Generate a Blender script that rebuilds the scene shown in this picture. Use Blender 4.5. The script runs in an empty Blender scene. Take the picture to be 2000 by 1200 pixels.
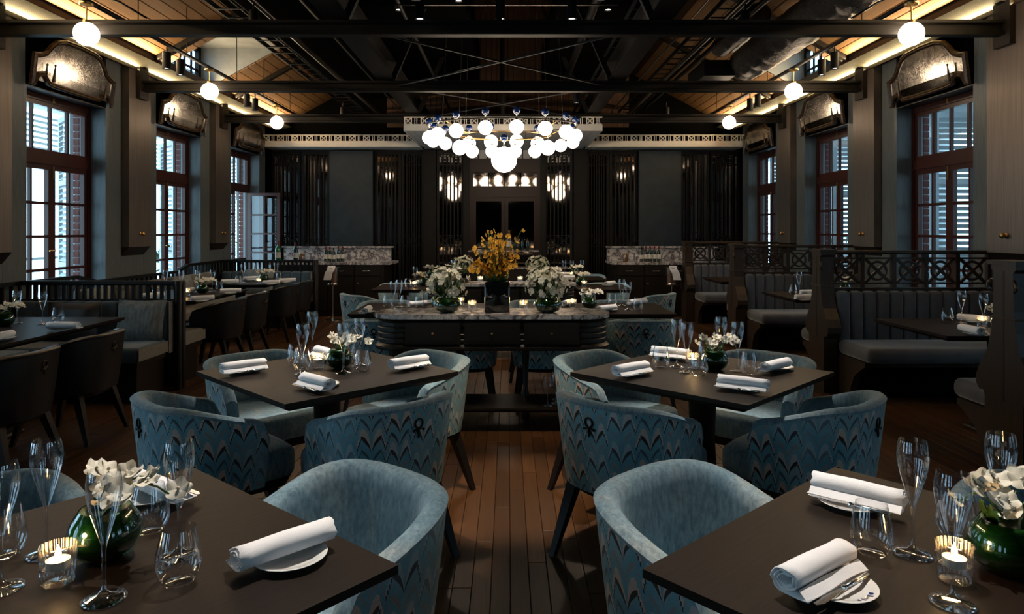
import bpy, math, random
from mathutils import Vector, Matrix
random.seed(7)
PI = math.pi
scene = bpy.context.scene
COL = scene.collection

# ---------------------------------------------------------------- camera
F, CX, CY, H = 1350.0, 992.0, 450.0, 1.43      # focal length and vanishing point in 2000x1200 pixels, eye height
cam_data = bpy.data.cameras.new('camera')
cam_data.sensor_width = 36.0
cam_data.lens = F / 2000.0 * 36.0
cam_data.shift_x = (1000 - CX) / 2000.0
cam_data.shift_y = -(600 - CY) / 2000.0
cam_data.clip_start = 0.05
camera = bpy.data.objects.new('camera', cam_data)
camera.location = (0, 0, H)
camera.rotation_euler = (PI / 2, 0, 0)
COL.objects.link(camera)
scene.camera = camera

# ---------------------------------------------------------------- world, exposure
vs = scene.view_settings
vs.view_transform = 'Standard'
vs.look = 'None'
vs.exposure = 0.0
vs.gamma = 1.0
vs.use_curve_mapping = False
world = bpy.data.worlds.new('overcast_sky')
scene.world = world
world.use_nodes = True
wnt = world.node_tree
wbg = wnt.nodes['Background']
wbg.inputs[0].default_value = (0.50, 0.80, 1.0, 1)
wbg.inputs[1].default_value = 5.2
scene.cycles.max_bounces = 9
scene.cycles.diffuse_bounces = 3
scene.cycles.glossy_bounces = 4
scene.cycles.transmission_bounces = 4
scene.cycles.transparent_max_bounces = 24
scene.cycles.caustics_reflective = False
scene.cycles.caustics_refractive = False

# room dimensions (metres); the room axis is a little left of the camera
RC = -0.075
WL, WR = -4.5, 4.35
BAY = 2.387
PIERS = [8.29 + BAY * k for k in (-4, -3, -2, -1, 0, 1, 2)]
WINS = [8.29 + BAY * (k + 0.5) for k in (-4, -3, -2, -1, 0, 1, -5, -6)]   # the last two are added behind the viewer for more daylight
BACK, FRONT = 13.3, -6.2
HALFW = 0.645

def area_light(name, loc, rot, sx, sy, power, color, portal=False):
    d = bpy.data.lights.new(name, 'AREA')
    d.shape = 'RECTANGLE'; d.size = sx; d.size_y = sy; d.energy = power; d.color = color
    if portal:
        d.cycles.is_portal = True
    o = bpy.data.objects.new(name, d); COL.objects.link(o)
    o.location = loc; o.rotation_euler = rot
    return o
# daylight enters by the window openings (sampling portals, they emit nothing themselves)
for wy in WINS:
    area_light('window_portal', (WL - 0.37, wy, 1.45), (0, -PI / 2, 0), 2.6, 1.25, 1, (1, 1, 1), True)
    area_light('window_portal', (WR + 0.37, wy, 1.45), (0, PI / 2, 0), 2.6, 1.25, 1, (1, 1, 1), True)

# ---------------------------------------------------------------- pixel helpers
def gp(x, y, z):
    t = (H - z) / (y - CY)
    return Vector(((x - CX) * t, F * t, z))
def wp(x, y, Y):
    return Vector(((x - CX) * Y / F, Y, H - (y - CY) * Y / F))
def px(p):
    return (CX + F * p[0] / max(p[1], .01), CY - F * (p[2] - H) / max(p[1], .01))

# ---------------------------------------------------------------- materials
MATS = {}
def nmat(name):
    m = bpy.data.materials.new(name); m.use_nodes = True
    nt = m.node_tree
    b = nt.nodes['Principled BSDF']
    MATS[name] = m
    return m, nt, b
def N(nt, t, **kw):
    n = nt.nodes.new(t)
    for k, v in kw.items():
        setattr(n, k, v)
    return n
def L(nt, a, b):
    nt.links.new(a, b)
def ramp(nt, fac, stops, interp='LINEAR'):
    r = N(nt, 'ShaderNodeValToRGB')
    r.color_ramp.interpolation = interp
    e = r.color_ramp.elements
    while len(e) < len(stops):
        e.new(0.5)
    for i, (p, c) in enumerate(stops):
        e[i].position = p; e[i].color = (*c, 1)
    if fac is not None:
        L(nt, fac, r.inputs[0])
    return r
def coords(nt, kind='Object', scale=(1, 1, 1), rot=(0, 0, 0)):
    tc = N(nt, 'ShaderNodeTexCoord'); mp = N(nt, 'ShaderNodeMapping')
    mp.inputs['Scale'].default_value = scale; mp.inputs['Rotation'].default_value = rot
    L(nt, tc.outputs[kind], mp.inputs['Vector'])
    return mp.outputs[0]
def noise(nt, vec, scale, detail=4, rough=.55, dist=0):
    n = N(nt, 'ShaderNodeTexNoise')
    n.inputs['Scale'].default_value = scale; n.inputs['Detail'].default_value = detail
    n.inputs['Roughness'].default_value = rough; n.inputs['Distortion'].default_value = dist
    if vec is not None: L(nt, vec, n.inputs['Vector'])
    return n.outputs[0]
def bump(nt, b, h, strength=.3, dist=.002):
    n = N(nt, 'ShaderNodeBump'); n.inputs['Strength'].default_value = strength; n.inputs['Distance'].default_value = dist
    L(nt, h, n.inputs['Height']); L(nt, n.outputs[0], b.inputs['Normal'])
def math_(nt, op, a, b_=None, c=None):
    n = N(nt, 'ShaderNodeMath', operation=op)
    for i, v in enumerate((a, b_, c)):
        if v is None: continue
        if isinstance(v, (int, float)): n.inputs[i].default_value = v
        else: L(nt, v, n.inputs[i])
    return n.outputs[0]
def mixc(nt, fac, a, b_, mode='MIX'):
    n = N(nt, 'ShaderNodeMix', data_type='RGBA', blend_type=mode)
    for i, v in ((0, fac), (6, a), (7, b_)):
        if isinstance(v, (int, float)): n.inputs[i].default_value = v
        elif isinstance(v, tuple): n.inputs[i].default_value = (*v, 1)
        else: L(nt, v, n.inputs[i])
    return n.outputs[2]

def plain(name, col, rough=.5, metal=0.0, var=0.12, scale=6, bmp=0.0, bscale=60, stretch=(1, 1, 1), spec=.5, sheen=0, coat=0):
    m, nt, b = nmat(name)
    v = coords(nt, 'Object', stretch)
    n = noise(nt, v, scale, 5)
    lo = tuple(c * (1 - var) for c in col); hi = tuple(min(1, c * (1 + var)) for c in col)
    r = ramp(nt, n, [(.3, lo), (.7, hi)])
    L(nt, r.outputs[0], b.inputs['Base Color'])
    b.inputs['Roughness'].default_value = rough; b.inputs['Metallic'].default_value = metal
    b.inputs['Specular IOR Level'].default_value = spec
    if sheen:
        b.inputs['Sheen Weight'].default_value = sheen; b.inputs['Sheen Roughness'].default_value = .45
    if coat: b.inputs['Coat Weight'].default_value = coat
    if bmp:
        bump(nt, b, noise(nt, v, bscale, 4), bmp)
    return m
def wood(name, lo, hi, rough=.45, grain=(40, 1.5, 40), bmp=.15, rnd=0.0, spec=.4, scale=2.0):
    m, nt, b = nmat(name)
    v = coords(nt, 'Object', grain)
    n = noise(nt, v, scale, 6, .6, .6)
    r = ramp(nt, n, [(.25, lo), (.75, hi)])
    col = r.outputs[0]
    if rnd:
        oi = N(nt, 'ShaderNodeObjectInfo'); ge = N(nt, 'ShaderNodeNewGeometry')
        s = math_(nt, 'FRACT', math_(nt, 'ADD', oi.outputs['Random'], ge.outputs['Random Per Island']))
        k = math_(nt, 'MULTIPLY_ADD', s, 2 * rnd, 1 - rnd)
        hsv = N(nt, 'ShaderNodeHueSaturation'); L(nt, col, hsv.inputs['Color']); L(nt, k, hsv.inputs['Value'])
        col = hsv.outputs[0]
    L(nt, col, b.inputs['Base Color'])
    b.inputs['Roughness'].default_value = rough; b.inputs['Specular IOR Level'].default_value = spec
    bump(nt, b, n, bmp, .001)
    return m

M_table = wood('table_oak', (.0082, .0050, .0034), (.0180, .0112, .0076), .46, (3, 60, 60), .3, spec=.13)
M_floor = wood('floor_oak', (.062, .024, .0080), (.118, .050, .0175), .40, (60, 2.0, 60), .22, .34, .30)
M_dark = wood('dark_wood', (.010, .0065, .0045), (.022, .014, .010), .42, (40, 40, 2), .15, spec=.4)
M_leg = wood('leg_wood', (.010, .007, .006), (.022, .016, .013), .4, (60, 60, 3), .1)
M_booth = wood('booth_wood', (.024, .015, .010), (.055, .036, .024), .38, (60, 60, 2), .2)
M_back = wood('ebonised_wood', (.0035, .0024, .0018), (.0075, .005, .0036), .5, (40, 40, 2), .15, spec=.3)
M_console = wood('console_wood', (.006, .004, .003), (.014, .009, .006), .42, (2, 50, 50), .2, spec=.5)
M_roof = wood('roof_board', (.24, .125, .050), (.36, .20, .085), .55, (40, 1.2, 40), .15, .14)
M_roofshade = wood('gable_board', (.045, .021, .010), (.085, .041, .019), .6, (40, 40, 1.2), .15, .2)  # upper roof deck: darker copy of the roof boards, shade put into the colour
M_gablewall = wood('gable_wall_board', (.050, .022, .010), (.092, .042, .019), .6, (40, 40, 1.2), .15, .2)
M_panel = wood('limed_oak_panel', (.075, .084, .082), (.150, .162, .155), .42, (26, 26, 1.4), .3, .05, .45, 3)
M_jamb = wood('jamb_oak', (.07, .085, .09), (.15, .17, .175), .4, (24, 24, 1.3), .3, 0, .45, 3)
M_red = wood('window_mahogany', (.040, .010, .007), (.085, .022, .014), .35, (40, 40, 2), .1)
M_door = wood('door_mahogany', (.014, .0045, .0032), (.030, .009, .006), .4, (40, 40, 2), .1)
M_black = plain('black_steel', (.006, .006, .0065), .5, 0, spec=.25)
M_beam = plain('painted_beam', (.010, .008, .0065), .5, 0, .2, spec=.22)
M_void = plain('black_paint', (.0035, .0035, .0035), .9, spec=0)
M_pipe = plain('iron_pipe', (.045, .035, .028), .35, .6, .25, 9)
M_brass = plain('aged_brass', (.55, .34, .13), .3, 1.0, .2)
M_silver = plain('silver', (.75, .74, .72), .18, 1.0, .05)
M_linen = plain('white_linen', (.88, .88, .90), .8, 0, .04, 14, .25, 420, sheen=.2)
M_china = plain('white_china', (.80, .80, .78), .15, 0, .03, coat=.5)
M_cornice = plain('cream_paint', (.84, .79, .71), .5, 0, .06)
M_shutter = plain('shutter_paint', (.52, .56, .57), .55, 0, .08)
M_render = plain('grey_render', (.34, .37, .38), .8, 0, .12)
M_leather = plain('black_leather', (.012, .0125, .014), .36, 0, .25, 12, .2, 160, spec=.55)
M_greyvel = plain('grey_velvet', (.085, .087, .096), .75, 0, .22, 9, .15, 300, sheen=.5)
M_bluevel = plain('blue_velvet', (.050, .085, .108), .7, 0, .25, 9, .15, 300, sheen=.6)
M_taupe = plain('taupe_weave', (.20, .185, .165), .85, 0, .15, 40, .25, 400)
M_cushion = plain('grey_woven_cushion', (.20, .215, .21), .85, 0, .35, 45, .3, 350, stretch=(1, 1, .3))
M_darkcush = plain('dark_silk_cushion', (.035, .030, .028), .45, 0, .6, 6)
M_cable = plain('cable_steel', (.30, .26, .22), .35, 1)
M_bluepanel = plain('blue_leather_panel', (.022, .034, .041), .5, 0, .22, 5, .2, 140)
M_wax = plain('wax', (.85, .75, .6), .5)
M_leaf = None

def emit(name, col, strength):
    m, nt, b = nmat(name)
    b.inputs['Base Color'].default_value = (*col, 1)
    b.inputs['Emission Color'].default_value = (*col, 1)
    b.inputs['Emission Strength'].default_value = strength
    b.inputs['Roughness'].default_value = .3
    return m
M_globe = emit('opal_globe_lit', (1.0, .78, .54), 26.0)
M_chand = emit('chandelier_opal_lit', (1.0, .82, .62), 9.0)
M_flame = emit('candle_flame', (1.0, .58, .20), 60.0)
M_led = emit('led_strip_lit', (1.0, .78, .45), 9.0)
M_spotled = emit('spot_lens_lit', (1.0, .92, .8), 6.0)

def thin_glass(name, tint=(1, 1, 1), base=.04, power=1.0, rough=.01, edge=.75):
    m, nt, b = nmat(name)
    nt.nodes.remove(b)
    out = nt.nodes['Material Output']
    tr = N(nt, 'ShaderNodeBsdfTransparent'); tr.inputs[0].default_value = (*tint, 1)
    gl = N(nt, 'ShaderNodeBsdfGlossy'); gl.inputs['Roughness'].default_value = rough
    gl.inputs[0].default_value = (.95, .97, 1, 1)
    lw = N(nt, 'ShaderNodeLayerWeight'); lw.inputs[0].default_value = .5
    f = math_(nt, 'POWER', lw.outputs['Facing'], 2.4 * power)
    f = math_(nt, 'MULTIPLY_ADD', f, edge - base, base)
    mx = N(nt, 'ShaderNodeMixShader')
    L(nt, f, mx.inputs[0]); L(nt, tr.outputs[0], mx.inputs[1]); L(nt, gl.outputs[0], mx.inputs[2])
    L(nt, mx.outputs[0], out.inputs[0])
    return m
M_glass = thin_glass('clear_glass', (.97, .975, .98), .09, .9, .01, 1.0)
M_pane = thin_glass('window_glass', (.93, .96, .98), .07, 1.2)
M_greenglass = thin_glass('green_vase_glass', (.35, .55, .38), .07, 1.0)
M_smoke = thin_glass('smoked_glass', (.10, .09, .09), .16, 1.0)

def bottle_glass(name, col):
    return plain(name, col, .08, 0, .05, spec=.7, coat=.6)
M_bottle = bottle_glass('green_bottle_glass', (.004, .012, .006))
M_bottle2 = bottle_glass('bright_green_bottle_glass', (.01, .16, .05))
M_amber = bottle_glass('amber_bottle_glass', (.12, .05, .015))
M_label = plain('paper_label', (.62, .58, .52), .7)
M_capsule = plain('red_capsule', (.25, .02, .02), .4)
M_cobalt = plain('cobalt_glass', (.006, .030, .16), .05, 0, .05, spec=.8, coat=1)

# green vase lining, leaf striped
m, nt, b = nmat('vase_leaf_lining')
v = coords(nt, 'Object', (1, 1, 9))
w = noise(nt, v, 9, 4, .6, 1.2)
r = ramp(nt, w, [(.3, (.004, .018, .005)), (.55, (.012, .06, .014)), (.75, (.05, .14, .03))])
L(nt, r.outputs[0], b.inputs['Base Color']); b.inputs['Roughness'].default_value = .3
M_leaf = m
M_green = plain('leaf_green', (.035, .09, .022), .45, 0, .4, 20)
M_white = plain('white_petal', (.74, .70, .58), .55, 0, .10, 30, sheen=.2)
M_cream = plain('cream_petal', (.52, .50, .36), .6, 0, .35, 25)
M_yellow = plain('yellow_petal', (.72, .36, .015), .55, 0, .35, 25)
M_darkvase = plain('black_glass_vase', (.004, .005, .006), .08, 0, .05, spec=.8, coat=.8)

# marble with violet grey veins
m, nt, b = nmat('veined_marble')
v = coords(nt, 'Object', (1.6, 1.6, 1.6))
n1 = noise(nt, v, 2.2, 8, .62, 1.6)
vein = math_(nt, 'ABSOLUTE', math_(nt, 'SUBTRACT', n1, .5))
r = ramp(nt, vein, [(0.0, (.10, .085, .10)), (.018, (.22, .20, .22)), (.06, (.62, .59, .57)), (.2, (.74, .70, .67))])
n2 = noise(nt, v, 7, 6, .6, 2.2)
vein2 = math_(nt, 'ABSOLUTE', math_(nt, 'SUBTRACT', n2, .52))
r2 = ramp(nt, vein2, [(0.0, (.35, .32, .34)), (.02, (.8, .78, .78)), (.08, (1, 1, 1))])
L(nt, mixc(nt, 1.0, r.outputs[0], r2.outputs[0], 'MULTIPLY'), b.inputs['Base Color'])
b.inputs['Roughness'].default_value = .18
M_marble = m

# brushed bronze pilaster
m, nt, b = nmat('brushed_bronze')
v = coords(nt, 'Object', (1, 60, .6))
n = noise(nt, v, 3, 3)
r = ramp(nt, n, [(.3, (.15, .122, .10)), (.7, (.25, .20, .165))])
L(nt, r.outputs[0], b.inputs['Base Color'])
b.inputs['Metallic'].default_value = .8; b.inputs['Roughness'].default_value = .42
b.inputs['Anisotropic'].default_value = .5
M_bronze = m

# antique mirror, foxed silver
m, nt, b = nmat('antique_mirror')
v = coords(nt, 'Object')
n = noise(nt, v, 5, 8, .7); n2 = noise(nt, v, 70, 6, .7)
s = math_(nt, 'ADD', math_(nt, 'MULTIPLY', n, .6), math_(nt, 'MULTIPLY', n2, .4))
r = ramp(nt, s, [(.40, (.16, .145, .135)), (.52, (.42, .39, .36)), (.62, (.60, .57, .53))])
L(nt, r.outputs[0], b.inputs['Base Color'])
b.inputs['Metallic'].default_value = 1
rr = ramp(nt, n2, [(.3, (.13, .13, .13)), (.7, (.27, .27, .27))]); L(nt, rr.outputs[0], b.inputs['Roughness'])
M_mirror = m
m, nt, b = nmat('dark_mirror')
b.inputs['Base Color'].default_value = (.34, .31, .29, 1); b.inputs['Metallic'].default_value = 1; b.inputs['Roughness'].default_value = .04
L(nt, ramp(nt, noise(nt, coords(nt), 3, 5), [(.3, (.20, .18, .17)), (.7, (.36, .33, .31))]).outputs[0], b.inputs['Base Color'])
M_dmirror = m
m, nt, b = nmat('carved_mirror_frame')
v = coords(nt, 'Object', (1, 4, 4))
r = ramp(nt, noise(nt, v, 8, 5), [(.3, (.035, .018, .009)), (.7, (.12, .065, .03))])
L(nt, r.outputs[0], b.inputs['Base Color']); b.inputs['Roughness'].default_value = .28; b.inputs['Metallic'].default_value = .25
M_frame = m
# gold mesh soffit
m, nt, b = nmat('gold_mesh_soffit')
v = coords(nt, 'Object', (90, 90, 90))
ck = N(nt, 'ShaderNodeTexChecker'); L(nt, v, ck.inputs[0]); ck.inputs['Scale'].default_value = 1
n = noise(nt, coords(nt), 4, 6)
r = ramp(nt, n, [(.3, (.55, .48, .30)), (.7, (.80, .70, .46))])
L(nt, mixc(nt, math_(nt, 'MULTIPLY', ck.outputs[1], .35), r.outputs[0], (.20, .16, .08)), b.inputs['Base Color'])
b.inputs['Roughness'].default_value = .5; b.inputs['Metallic'].default_value = .25
M_mesh = m
# foil duct
m, nt, b = nmat('foil_duct')
v = coords(nt, 'Object')
r = ramp(nt, noise(nt, v, 12, 6, .7, 1), [(.3, (.03, .026, .024)), (.7, (.12, .105, .095))])
L(nt, r.outputs[0], b.inputs['Base Color']); b.inputs['Metallic'].default_value = .7; b.inputs['Roughness'].default_value = .38
bump(nt, b, noise(nt, v, 22, 6, .7, 1.5), .9, .02)
M_foil = m

# teal mottled chenille (chair insides)
m, nt, b = nmat('teal_chenille')
oi = N(nt, 'ShaderNodeObjectInfo')
tc = N(nt, 'ShaderNodeTexCoord'); va = N(nt, 'ShaderNodeVectorMath', operation='ADD')
L(nt, tc.outputs['Object'], va.inputs[0])
cmb = N(nt, 'ShaderNodeCombineXYZ'); L(nt, math_(nt, 'MULTIPLY', oi.outputs['Random'], 40), cmb.inputs[0]); L(nt, cmb.outputs[0], va.inputs[1])
mp = N(nt, 'ShaderNodeMapping'); mp.inputs['Scale'].default_value = (1, 1, .45); L(nt, va.outputs[0], mp.inputs[0])
n = noise(nt, mp.outputs[0], 5.5, 6, .6, .8)
mp2 = N(nt, 'ShaderNodeMapping'); mp2.inputs['Scale'].default_value = (1, 1, .35); L(nt, va.outputs[0], mp2.inputs[0])
n2 = noise(nt, mp2.outputs[0], 75, 5, .7)
base = ramp(nt, n, [(.30, (.130, .235, .295)), (.50, (.205, .315, .375)), (.64, (.30, .36, .37)), (.76, (.43, .40, .30))])
th = ramp(nt, n2, [(.30, (.50, .55, .58)), (.52, (.98, .98, .98)), (.70, (1.35, 1.32, 1.25))])
L(nt, mixc(nt, 1.0, base.outputs[0], th.outputs[0], 'MULTIPLY'), b.inputs['Base Color'])
b.inputs['Roughness'].default_value = .8; b.inputs['Sheen Weight'].default_value = .45; b.inputs['Sheen Roughness'].default_value = .4
b.inputs['Sheen Tint'].default_value = (.75, .92, 1, 1)
bump(nt, b, n2, .35, .002)
M_teal = m

# flame stitch weave (chair outsides) in metres along the UV map
m, nt, b = nmat('flame_stitch_weave')
uv = N(nt, 'ShaderNodeUVMap'); uv.uv_map = 'UVMap'
sp = N(nt, 'ShaderNodeSeparateXYZ'); L(nt, uv.outputs[0], sp.inputs[0])
U, V = sp.outputs[0], sp.outputs[1]
wn = noise(nt, uv.outputs[0], 30, 2)
U = math_(nt, 'ADD', U, math_(nt, 'MULTIPLY', math_(nt, 'SUBTRACT', wn, .5), .006))
P, PV = .122, .128
q = math_(nt, 'DIVIDE', U, P)
cell = math_(nt, 'FLOOR', q)
fr = math_(nt, 'FRACT', q)
t = math_(nt, 'ABSOLUTE', math_(nt, 'MULTIPLY_ADD', fr, 2.0, -1.0))          # 0 at the foot of each V, 1 between two of them
tc_ = math_(nt, 'MINIMUM', math_(nt, 'DIVIDE', t, .70), 1.0)
curve = math_(nt, 'MULTIPLY', math_(nt, 'POWER', tc_, .62), .062)
over = math_(nt, 'MAXIMUM', math_(nt, 'SUBTRACT', t, .70), 0.0)
steps = math_(nt, 'MULTIPLY', math_(nt, 'CEIL', math_(nt, 'MULTIPLY', over, 13.0)), .0125)   # stepped shoulders
blade = math_(nt, 'POWER', math_(nt, 'MAXIMUM', math_(nt, 'SINE', math_(nt, 'MULTIPLY', tc_, 2.75)), 0.02), .55)
blade = math_(nt, 'MAXIMUM', blade, math_(nt, 'MULTIPLY', math_(nt, 'GREATER_THAN', over, 0.0), .55))
odd = math_(nt, 'MULTIPLY', math_(nt, 'MODULO', math_(nt, 'ADD', cell, 100.0), 2.0), PV * .5)
h = math_(nt, 'ADD', math_(nt, 'ADD', math_(nt, 'SUBTRACT', V, curve), steps), math_(nt, 'ADD', odd, 4.0))
row = math_(nt, 'FLOOR', math_(nt, 'DIVIDE', h, PV))
hm = math_(nt, 'MODULO', h, PV)
cv = N(nt, 'ShaderNodeCombineXYZ'); L(nt, cell, cv.inputs[0]); L(nt, row, cv.inputs[1])
wnz = N(nt, 'ShaderNodeTexWhiteNoise'); wnz.noise_dimensions = '3D'; L(nt, cv.outputs[0], wnz.inputs[0])
rv = wnz.outputs[0]
w1 = math_(nt, 'MULTIPLY', blade, .021); w2 = math_(nt, 'MULTIPLY', blade, .055)
is1 = math_(nt, 'LESS_THAN', hm, w1)
is2 = math_(nt, 'MULTIPLY', math_(nt, 'GREATER_THAN', hm, w1), math_(nt, 'LESS_THAN', hm, w2))
o3 = math_(nt, 'ADD', math_(nt, 'MULTIPLY', blade, .017), .074)
is3 = math_(nt, 'MULTIPLY', math_(nt, 'GREATER_THAN', hm, .074), math_(nt, 'LESS_THAN', hm, o3))
base = ramp(nt, noise(nt, uv.outputs[0], 7, 4), [(.35, (.105, .290, .370)), (.52, (.165, .365, .435)), (.68, (.270, .370, .395))])
dark = ramp(nt, rv, [(0.0, (.024, .017, .017)), (.70, (.045, .050, .056)), (.88, (.14, .18, .20))], 'CONSTANT')
lite = ramp(nt, rv, [(0.0, (.62, .46, .37)), (.50, (.50, .46, .46)), (.80, (.34, .42, .45))], 'CONSTANT')
third = ramp(nt, rv, [(0.0, (.075, .10, .115)), (.35, (.31, .26, .23)), (.6, (.060, .052, .055)), (.8, (.25, .27, .29))], 'CONSTANT')
col = mixc(nt, is3, base.outputs[0], third.outputs[0])
col = mixc(nt, is2, col, lite.outputs[0])
col = mixc(nt, is1, col, dark.outputs[0])
fine = noise(nt, uv.outputs[0], 420, 3)
th = ramp(nt, fine, [(.3, (.66, .68, .70)), (.7, (1.3, 1.28, 1.25))])
L(nt, mixc(nt, 1.0, col, th.outputs[0], 'MULTIPLY'), b.inputs['Base Color'])
b.inputs['Roughness'].default_value = .85; b.inputs['Sheen Weight'].default_value = .35; b.inputs['Sheen Tint'].default_value = (.75, .92, 1, 1)
bump(nt, b, fine, .25, .001)
M_weave = m

# brick
m, nt, b = nmat('red_brick')
L(nt, ramp(nt, noise(nt, coords(nt), 14, 5), [(.3, (.13, .035, .030)), (.7, (.24, .075, .060))]).outputs[0], b.inputs['Base Color'])
b.inputs['Roughness'].default_value = .85
M_brick = m
M_foliage = plain('foliage', (.04, .10, .035), .6, 0, .5, 12)

# ---------------------------------------------------------------- mesh building
class MB:
    def __init__(s):
        s.v = []; s.f = []
    def add(s, vs, fs):
        k = len(s.v); s.v += [tuple(p) for p in vs]; s.f += [tuple(i + k for i in f) for f in fs]
        return s
    def box(s, x0, x1, y0, y1, z0, z1, M=None):
        vs = [(x, y, z) for z in (z0, z1) for y in (y0, y1) for x in (x0, x1)]
        if M is not None: vs = [M @ Vector(p) for p in vs]
        return s.add(vs, [(0, 2, 3, 1), (4, 5, 7, 6), (0, 1, 5, 4), (2, 6, 7, 3), (0, 4, 6, 2), (1, 3, 7, 5)])
    def rbox(s, x0, x1, y0, y1, z0, z1, r, M=None, n=2):
        # box with rounded vertical edges and softened top and bottom
        ring = []
        for cx_, cy_, a0 in ((x1 - r, y1 - r, 0), (x0 + r, y1 - r, 90), (x0 + r, y0 + r, 180), (x1 - r, y0 + r, 270)):
            for i in range(n + 1):
                a = math.radians(a0 + 90 * i / n); ring.append((cx_, cy_, math.cos(a), math.sin(a)))
        lev = []
        for i in range(n + 1):
            a = PI / 2 * i / n; lev.append((z0 + r - r * math.cos(a), -r + r * math.sin(a)))
        for i in range(n + 1):
            a = PI / 2 * i / n; lev.append((z1 - r + r * math.sin(a), -r + r * math.cos(a)))
        vs, m_ = [], len(ring)
        for z, o in lev:
            for cx_, cy_, c, d in ring:
                p = Vector((cx_ + c * (r + o), cy_ + d * (r + o), z)); vs.append(M @ p if M is not None else p)
        fs = []
        for j in range(len(lev) - 1):
            for i in range(m_):
                fs.append((j * m_ + i, j * m_ + (i + 1) % m_, (j + 1) * m_ + (i + 1) % m_, (j + 1) * m_ + i))
        fs.append(tuple(range(m_))[::-1]); fs.append(tuple((len(lev) - 1) * m_ + i for i in range(m_)))
        return s.add(vs, fs)
    def lathe(s, prof, n=20, c=(0, 0, 0), M=None, mod=None, close=False):
        vs, fs = [], []
        for r, z in prof:
            for i in range(n):
                a = 2 * PI * i / n; rr = r * (mod(a, z) if mod else 1)
                p = Vector((c[0] + rr * math.cos(a), c[1] + rr * math.sin(a), c[2] + z)); vs.append(M @ p if M is not None else p)
        for j in range(len(prof) - 1):
            for i in range(n):
                fs.append((j * n + i, j * n + (i + 1) % n, (j + 1) * n + (i + 1) % n, (j + 1) * n + i))
        if prof[0][0] > 1e-5: fs.append(tuple(range(n))[::-1]) if close else None
        if prof[-1][0] > 1e-5 and close: fs.append(tuple((len(prof) - 1) * n + i for i in range(n)))
        return s.add(vs, [f for f in fs if f])
    def sphere(s, c, r, n=16, m_=10, sz=1.0, M=None):
        return s.lathe([(max(1e-6, r * math.sin(PI * i / m_)), -r * sz * math.cos(PI * i / m_)) for i in range(m_ + 1)], n, c, M)
    def tube(s, pts, r, n=6, closed=False, cap=True):
        pts = [Vector(p) for p in pts]; k = len(pts); vs, fs = [], []
        rs = r if isinstance(r, (list, tuple)) else [r] * k
        prev = None
        for i, p in enumerate(pts):
            if closed: d = pts[(i + 1) % k] - pts[i - 1]
            else: d = pts[min(i + 1, k - 1)] - pts[max(i - 1, 0)]
            d.normalize()
            up = prev if prev is not None else (Vector((0, 0, 1)) if abs(d.z) < .9 else Vector((1, 0, 0)))
            a = d.cross(up)
            if a.length < 1e-4: a = d.cross(Vector((1, 0, 0)) if abs(d.x) < .9 else Vector((0, 1, 0)))
            a.normalize(); b_ = a.cross(d).normalized(); prev = b_
            for j in range(n):
                t = 2 * PI * j / n; vs.append(p + a * rs[i] * math.cos(t) + b_ * rs[i] * math.sin(t))
        for i in range(k if closed else k - 1):
            i2 = (i + 1) % k
            for j in range(n):
                fs.append((i * n + j, i2 * n + j, i2 * n + (j + 1) % n, i * n + (j + 1) % n))
        if cap and not closed:
            fs.append(tuple(range(n))); fs.append(tuple((k - 1) * n + j for j in range(n))[::-1])
        return s.add(vs, fs)
    def bar(s, a, b_, w, h=None):
        # square bar between two points
        a, b_ = Vector(a), Vector(b_); h = h or w; d = (b_ - a).normalized()
        up = Vector((0, 0, 1)) if abs(d.z) < .95 else Vector((0, 1, 0))
        x = d.cross(up).normalized() * w / 2; y = x.cross(d).normalized() * h / 2
        vs = [a - x - y, a + x - y, a + x + y, a - x + y, b_ - x - y, b_ + x - y, b_ + x + y, b_ - x + y]
        return s.add(vs, [(0, 3, 2, 1), (4, 5, 6, 7), (0, 1, 5, 4), (1, 2, 6, 5), (2, 3, 7, 6), (3, 0, 4, 7)])
    def prism(s, poly, d, axis='y', M=None):
        # polygon in two axes extruded along the third; d = (from, to)
        k = len(poly)
        def P(a, b_, e):
            p = {'x': (e, a, b_), 'y': (a, e, b_), 'z': (a, b_, e)}[axis]
            return M @ Vector(p) if M is not None else p
        vs = [P(a, b_, d[0]) for a, b_ in poly] + [P(a, b_, d[1]) for a, b_ in poly]
        fs = [tuple(range(k))[::-1], tuple(range(k, 2 * k))] + [(i, (i + 1) % k, k + (i + 1) % k, k + i) for i in range(k)]
        return s.add(vs, fs)
    def grid(s, rows):
        m_ = len(rows[0]); vs = [p for r in rows for p in r]
        return s.add(vs, [(j * m_ + i, j * m_ + i + 1, (j + 1) * m_ + i + 1, (j + 1) * m_ + i) for j in range(len(rows) - 1) for i in range(m_ - 1)])
    def mesh(s, name, mat, smooth=False, uv=None, angle=None):
        me = bpy.data.meshes.new(name); me.from_pydata(s.v, [], s.f); me.update()
        bm_fix(me)
        if mat: me.materials.append(mat)
        if smooth:
            me.polygons.foreach_set('use_smooth', [True] * len(me.polygons))
            if angle:
                try: me.set_sharp_from_angle(angle=math.radians(angle))
                except Exception: pass
        if uv:
            l = me.uv_layers.new(name='UVMap')
            for lp in me.loops: l.data[lp.index].uv = uv[lp.vertex_index]
        return me
    def build(s, name, mat, parent=None, smooth=False, loc=None, rot=None, angle=None):
        return obj(name, s.mesh(name, mat, smooth, None, angle), parent, loc, rot)
import bmesh
def bm_fix(me):
    bm = bmesh.new(); bm.from_mesh(me); bmesh.ops.recalc_face_normals(bm, faces=bm.faces); bm.to_mesh(me); bm.free()
def obj(name, data, parent=None, loc=None, rot=None):
    o = bpy.data.objects.new(name, data); COL.objects.link(o)
    if parent is not None: o.parent = parent
    if loc is not None: o.location = loc
    if rot is not None: o.rotation_euler = rot
    return o
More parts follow.
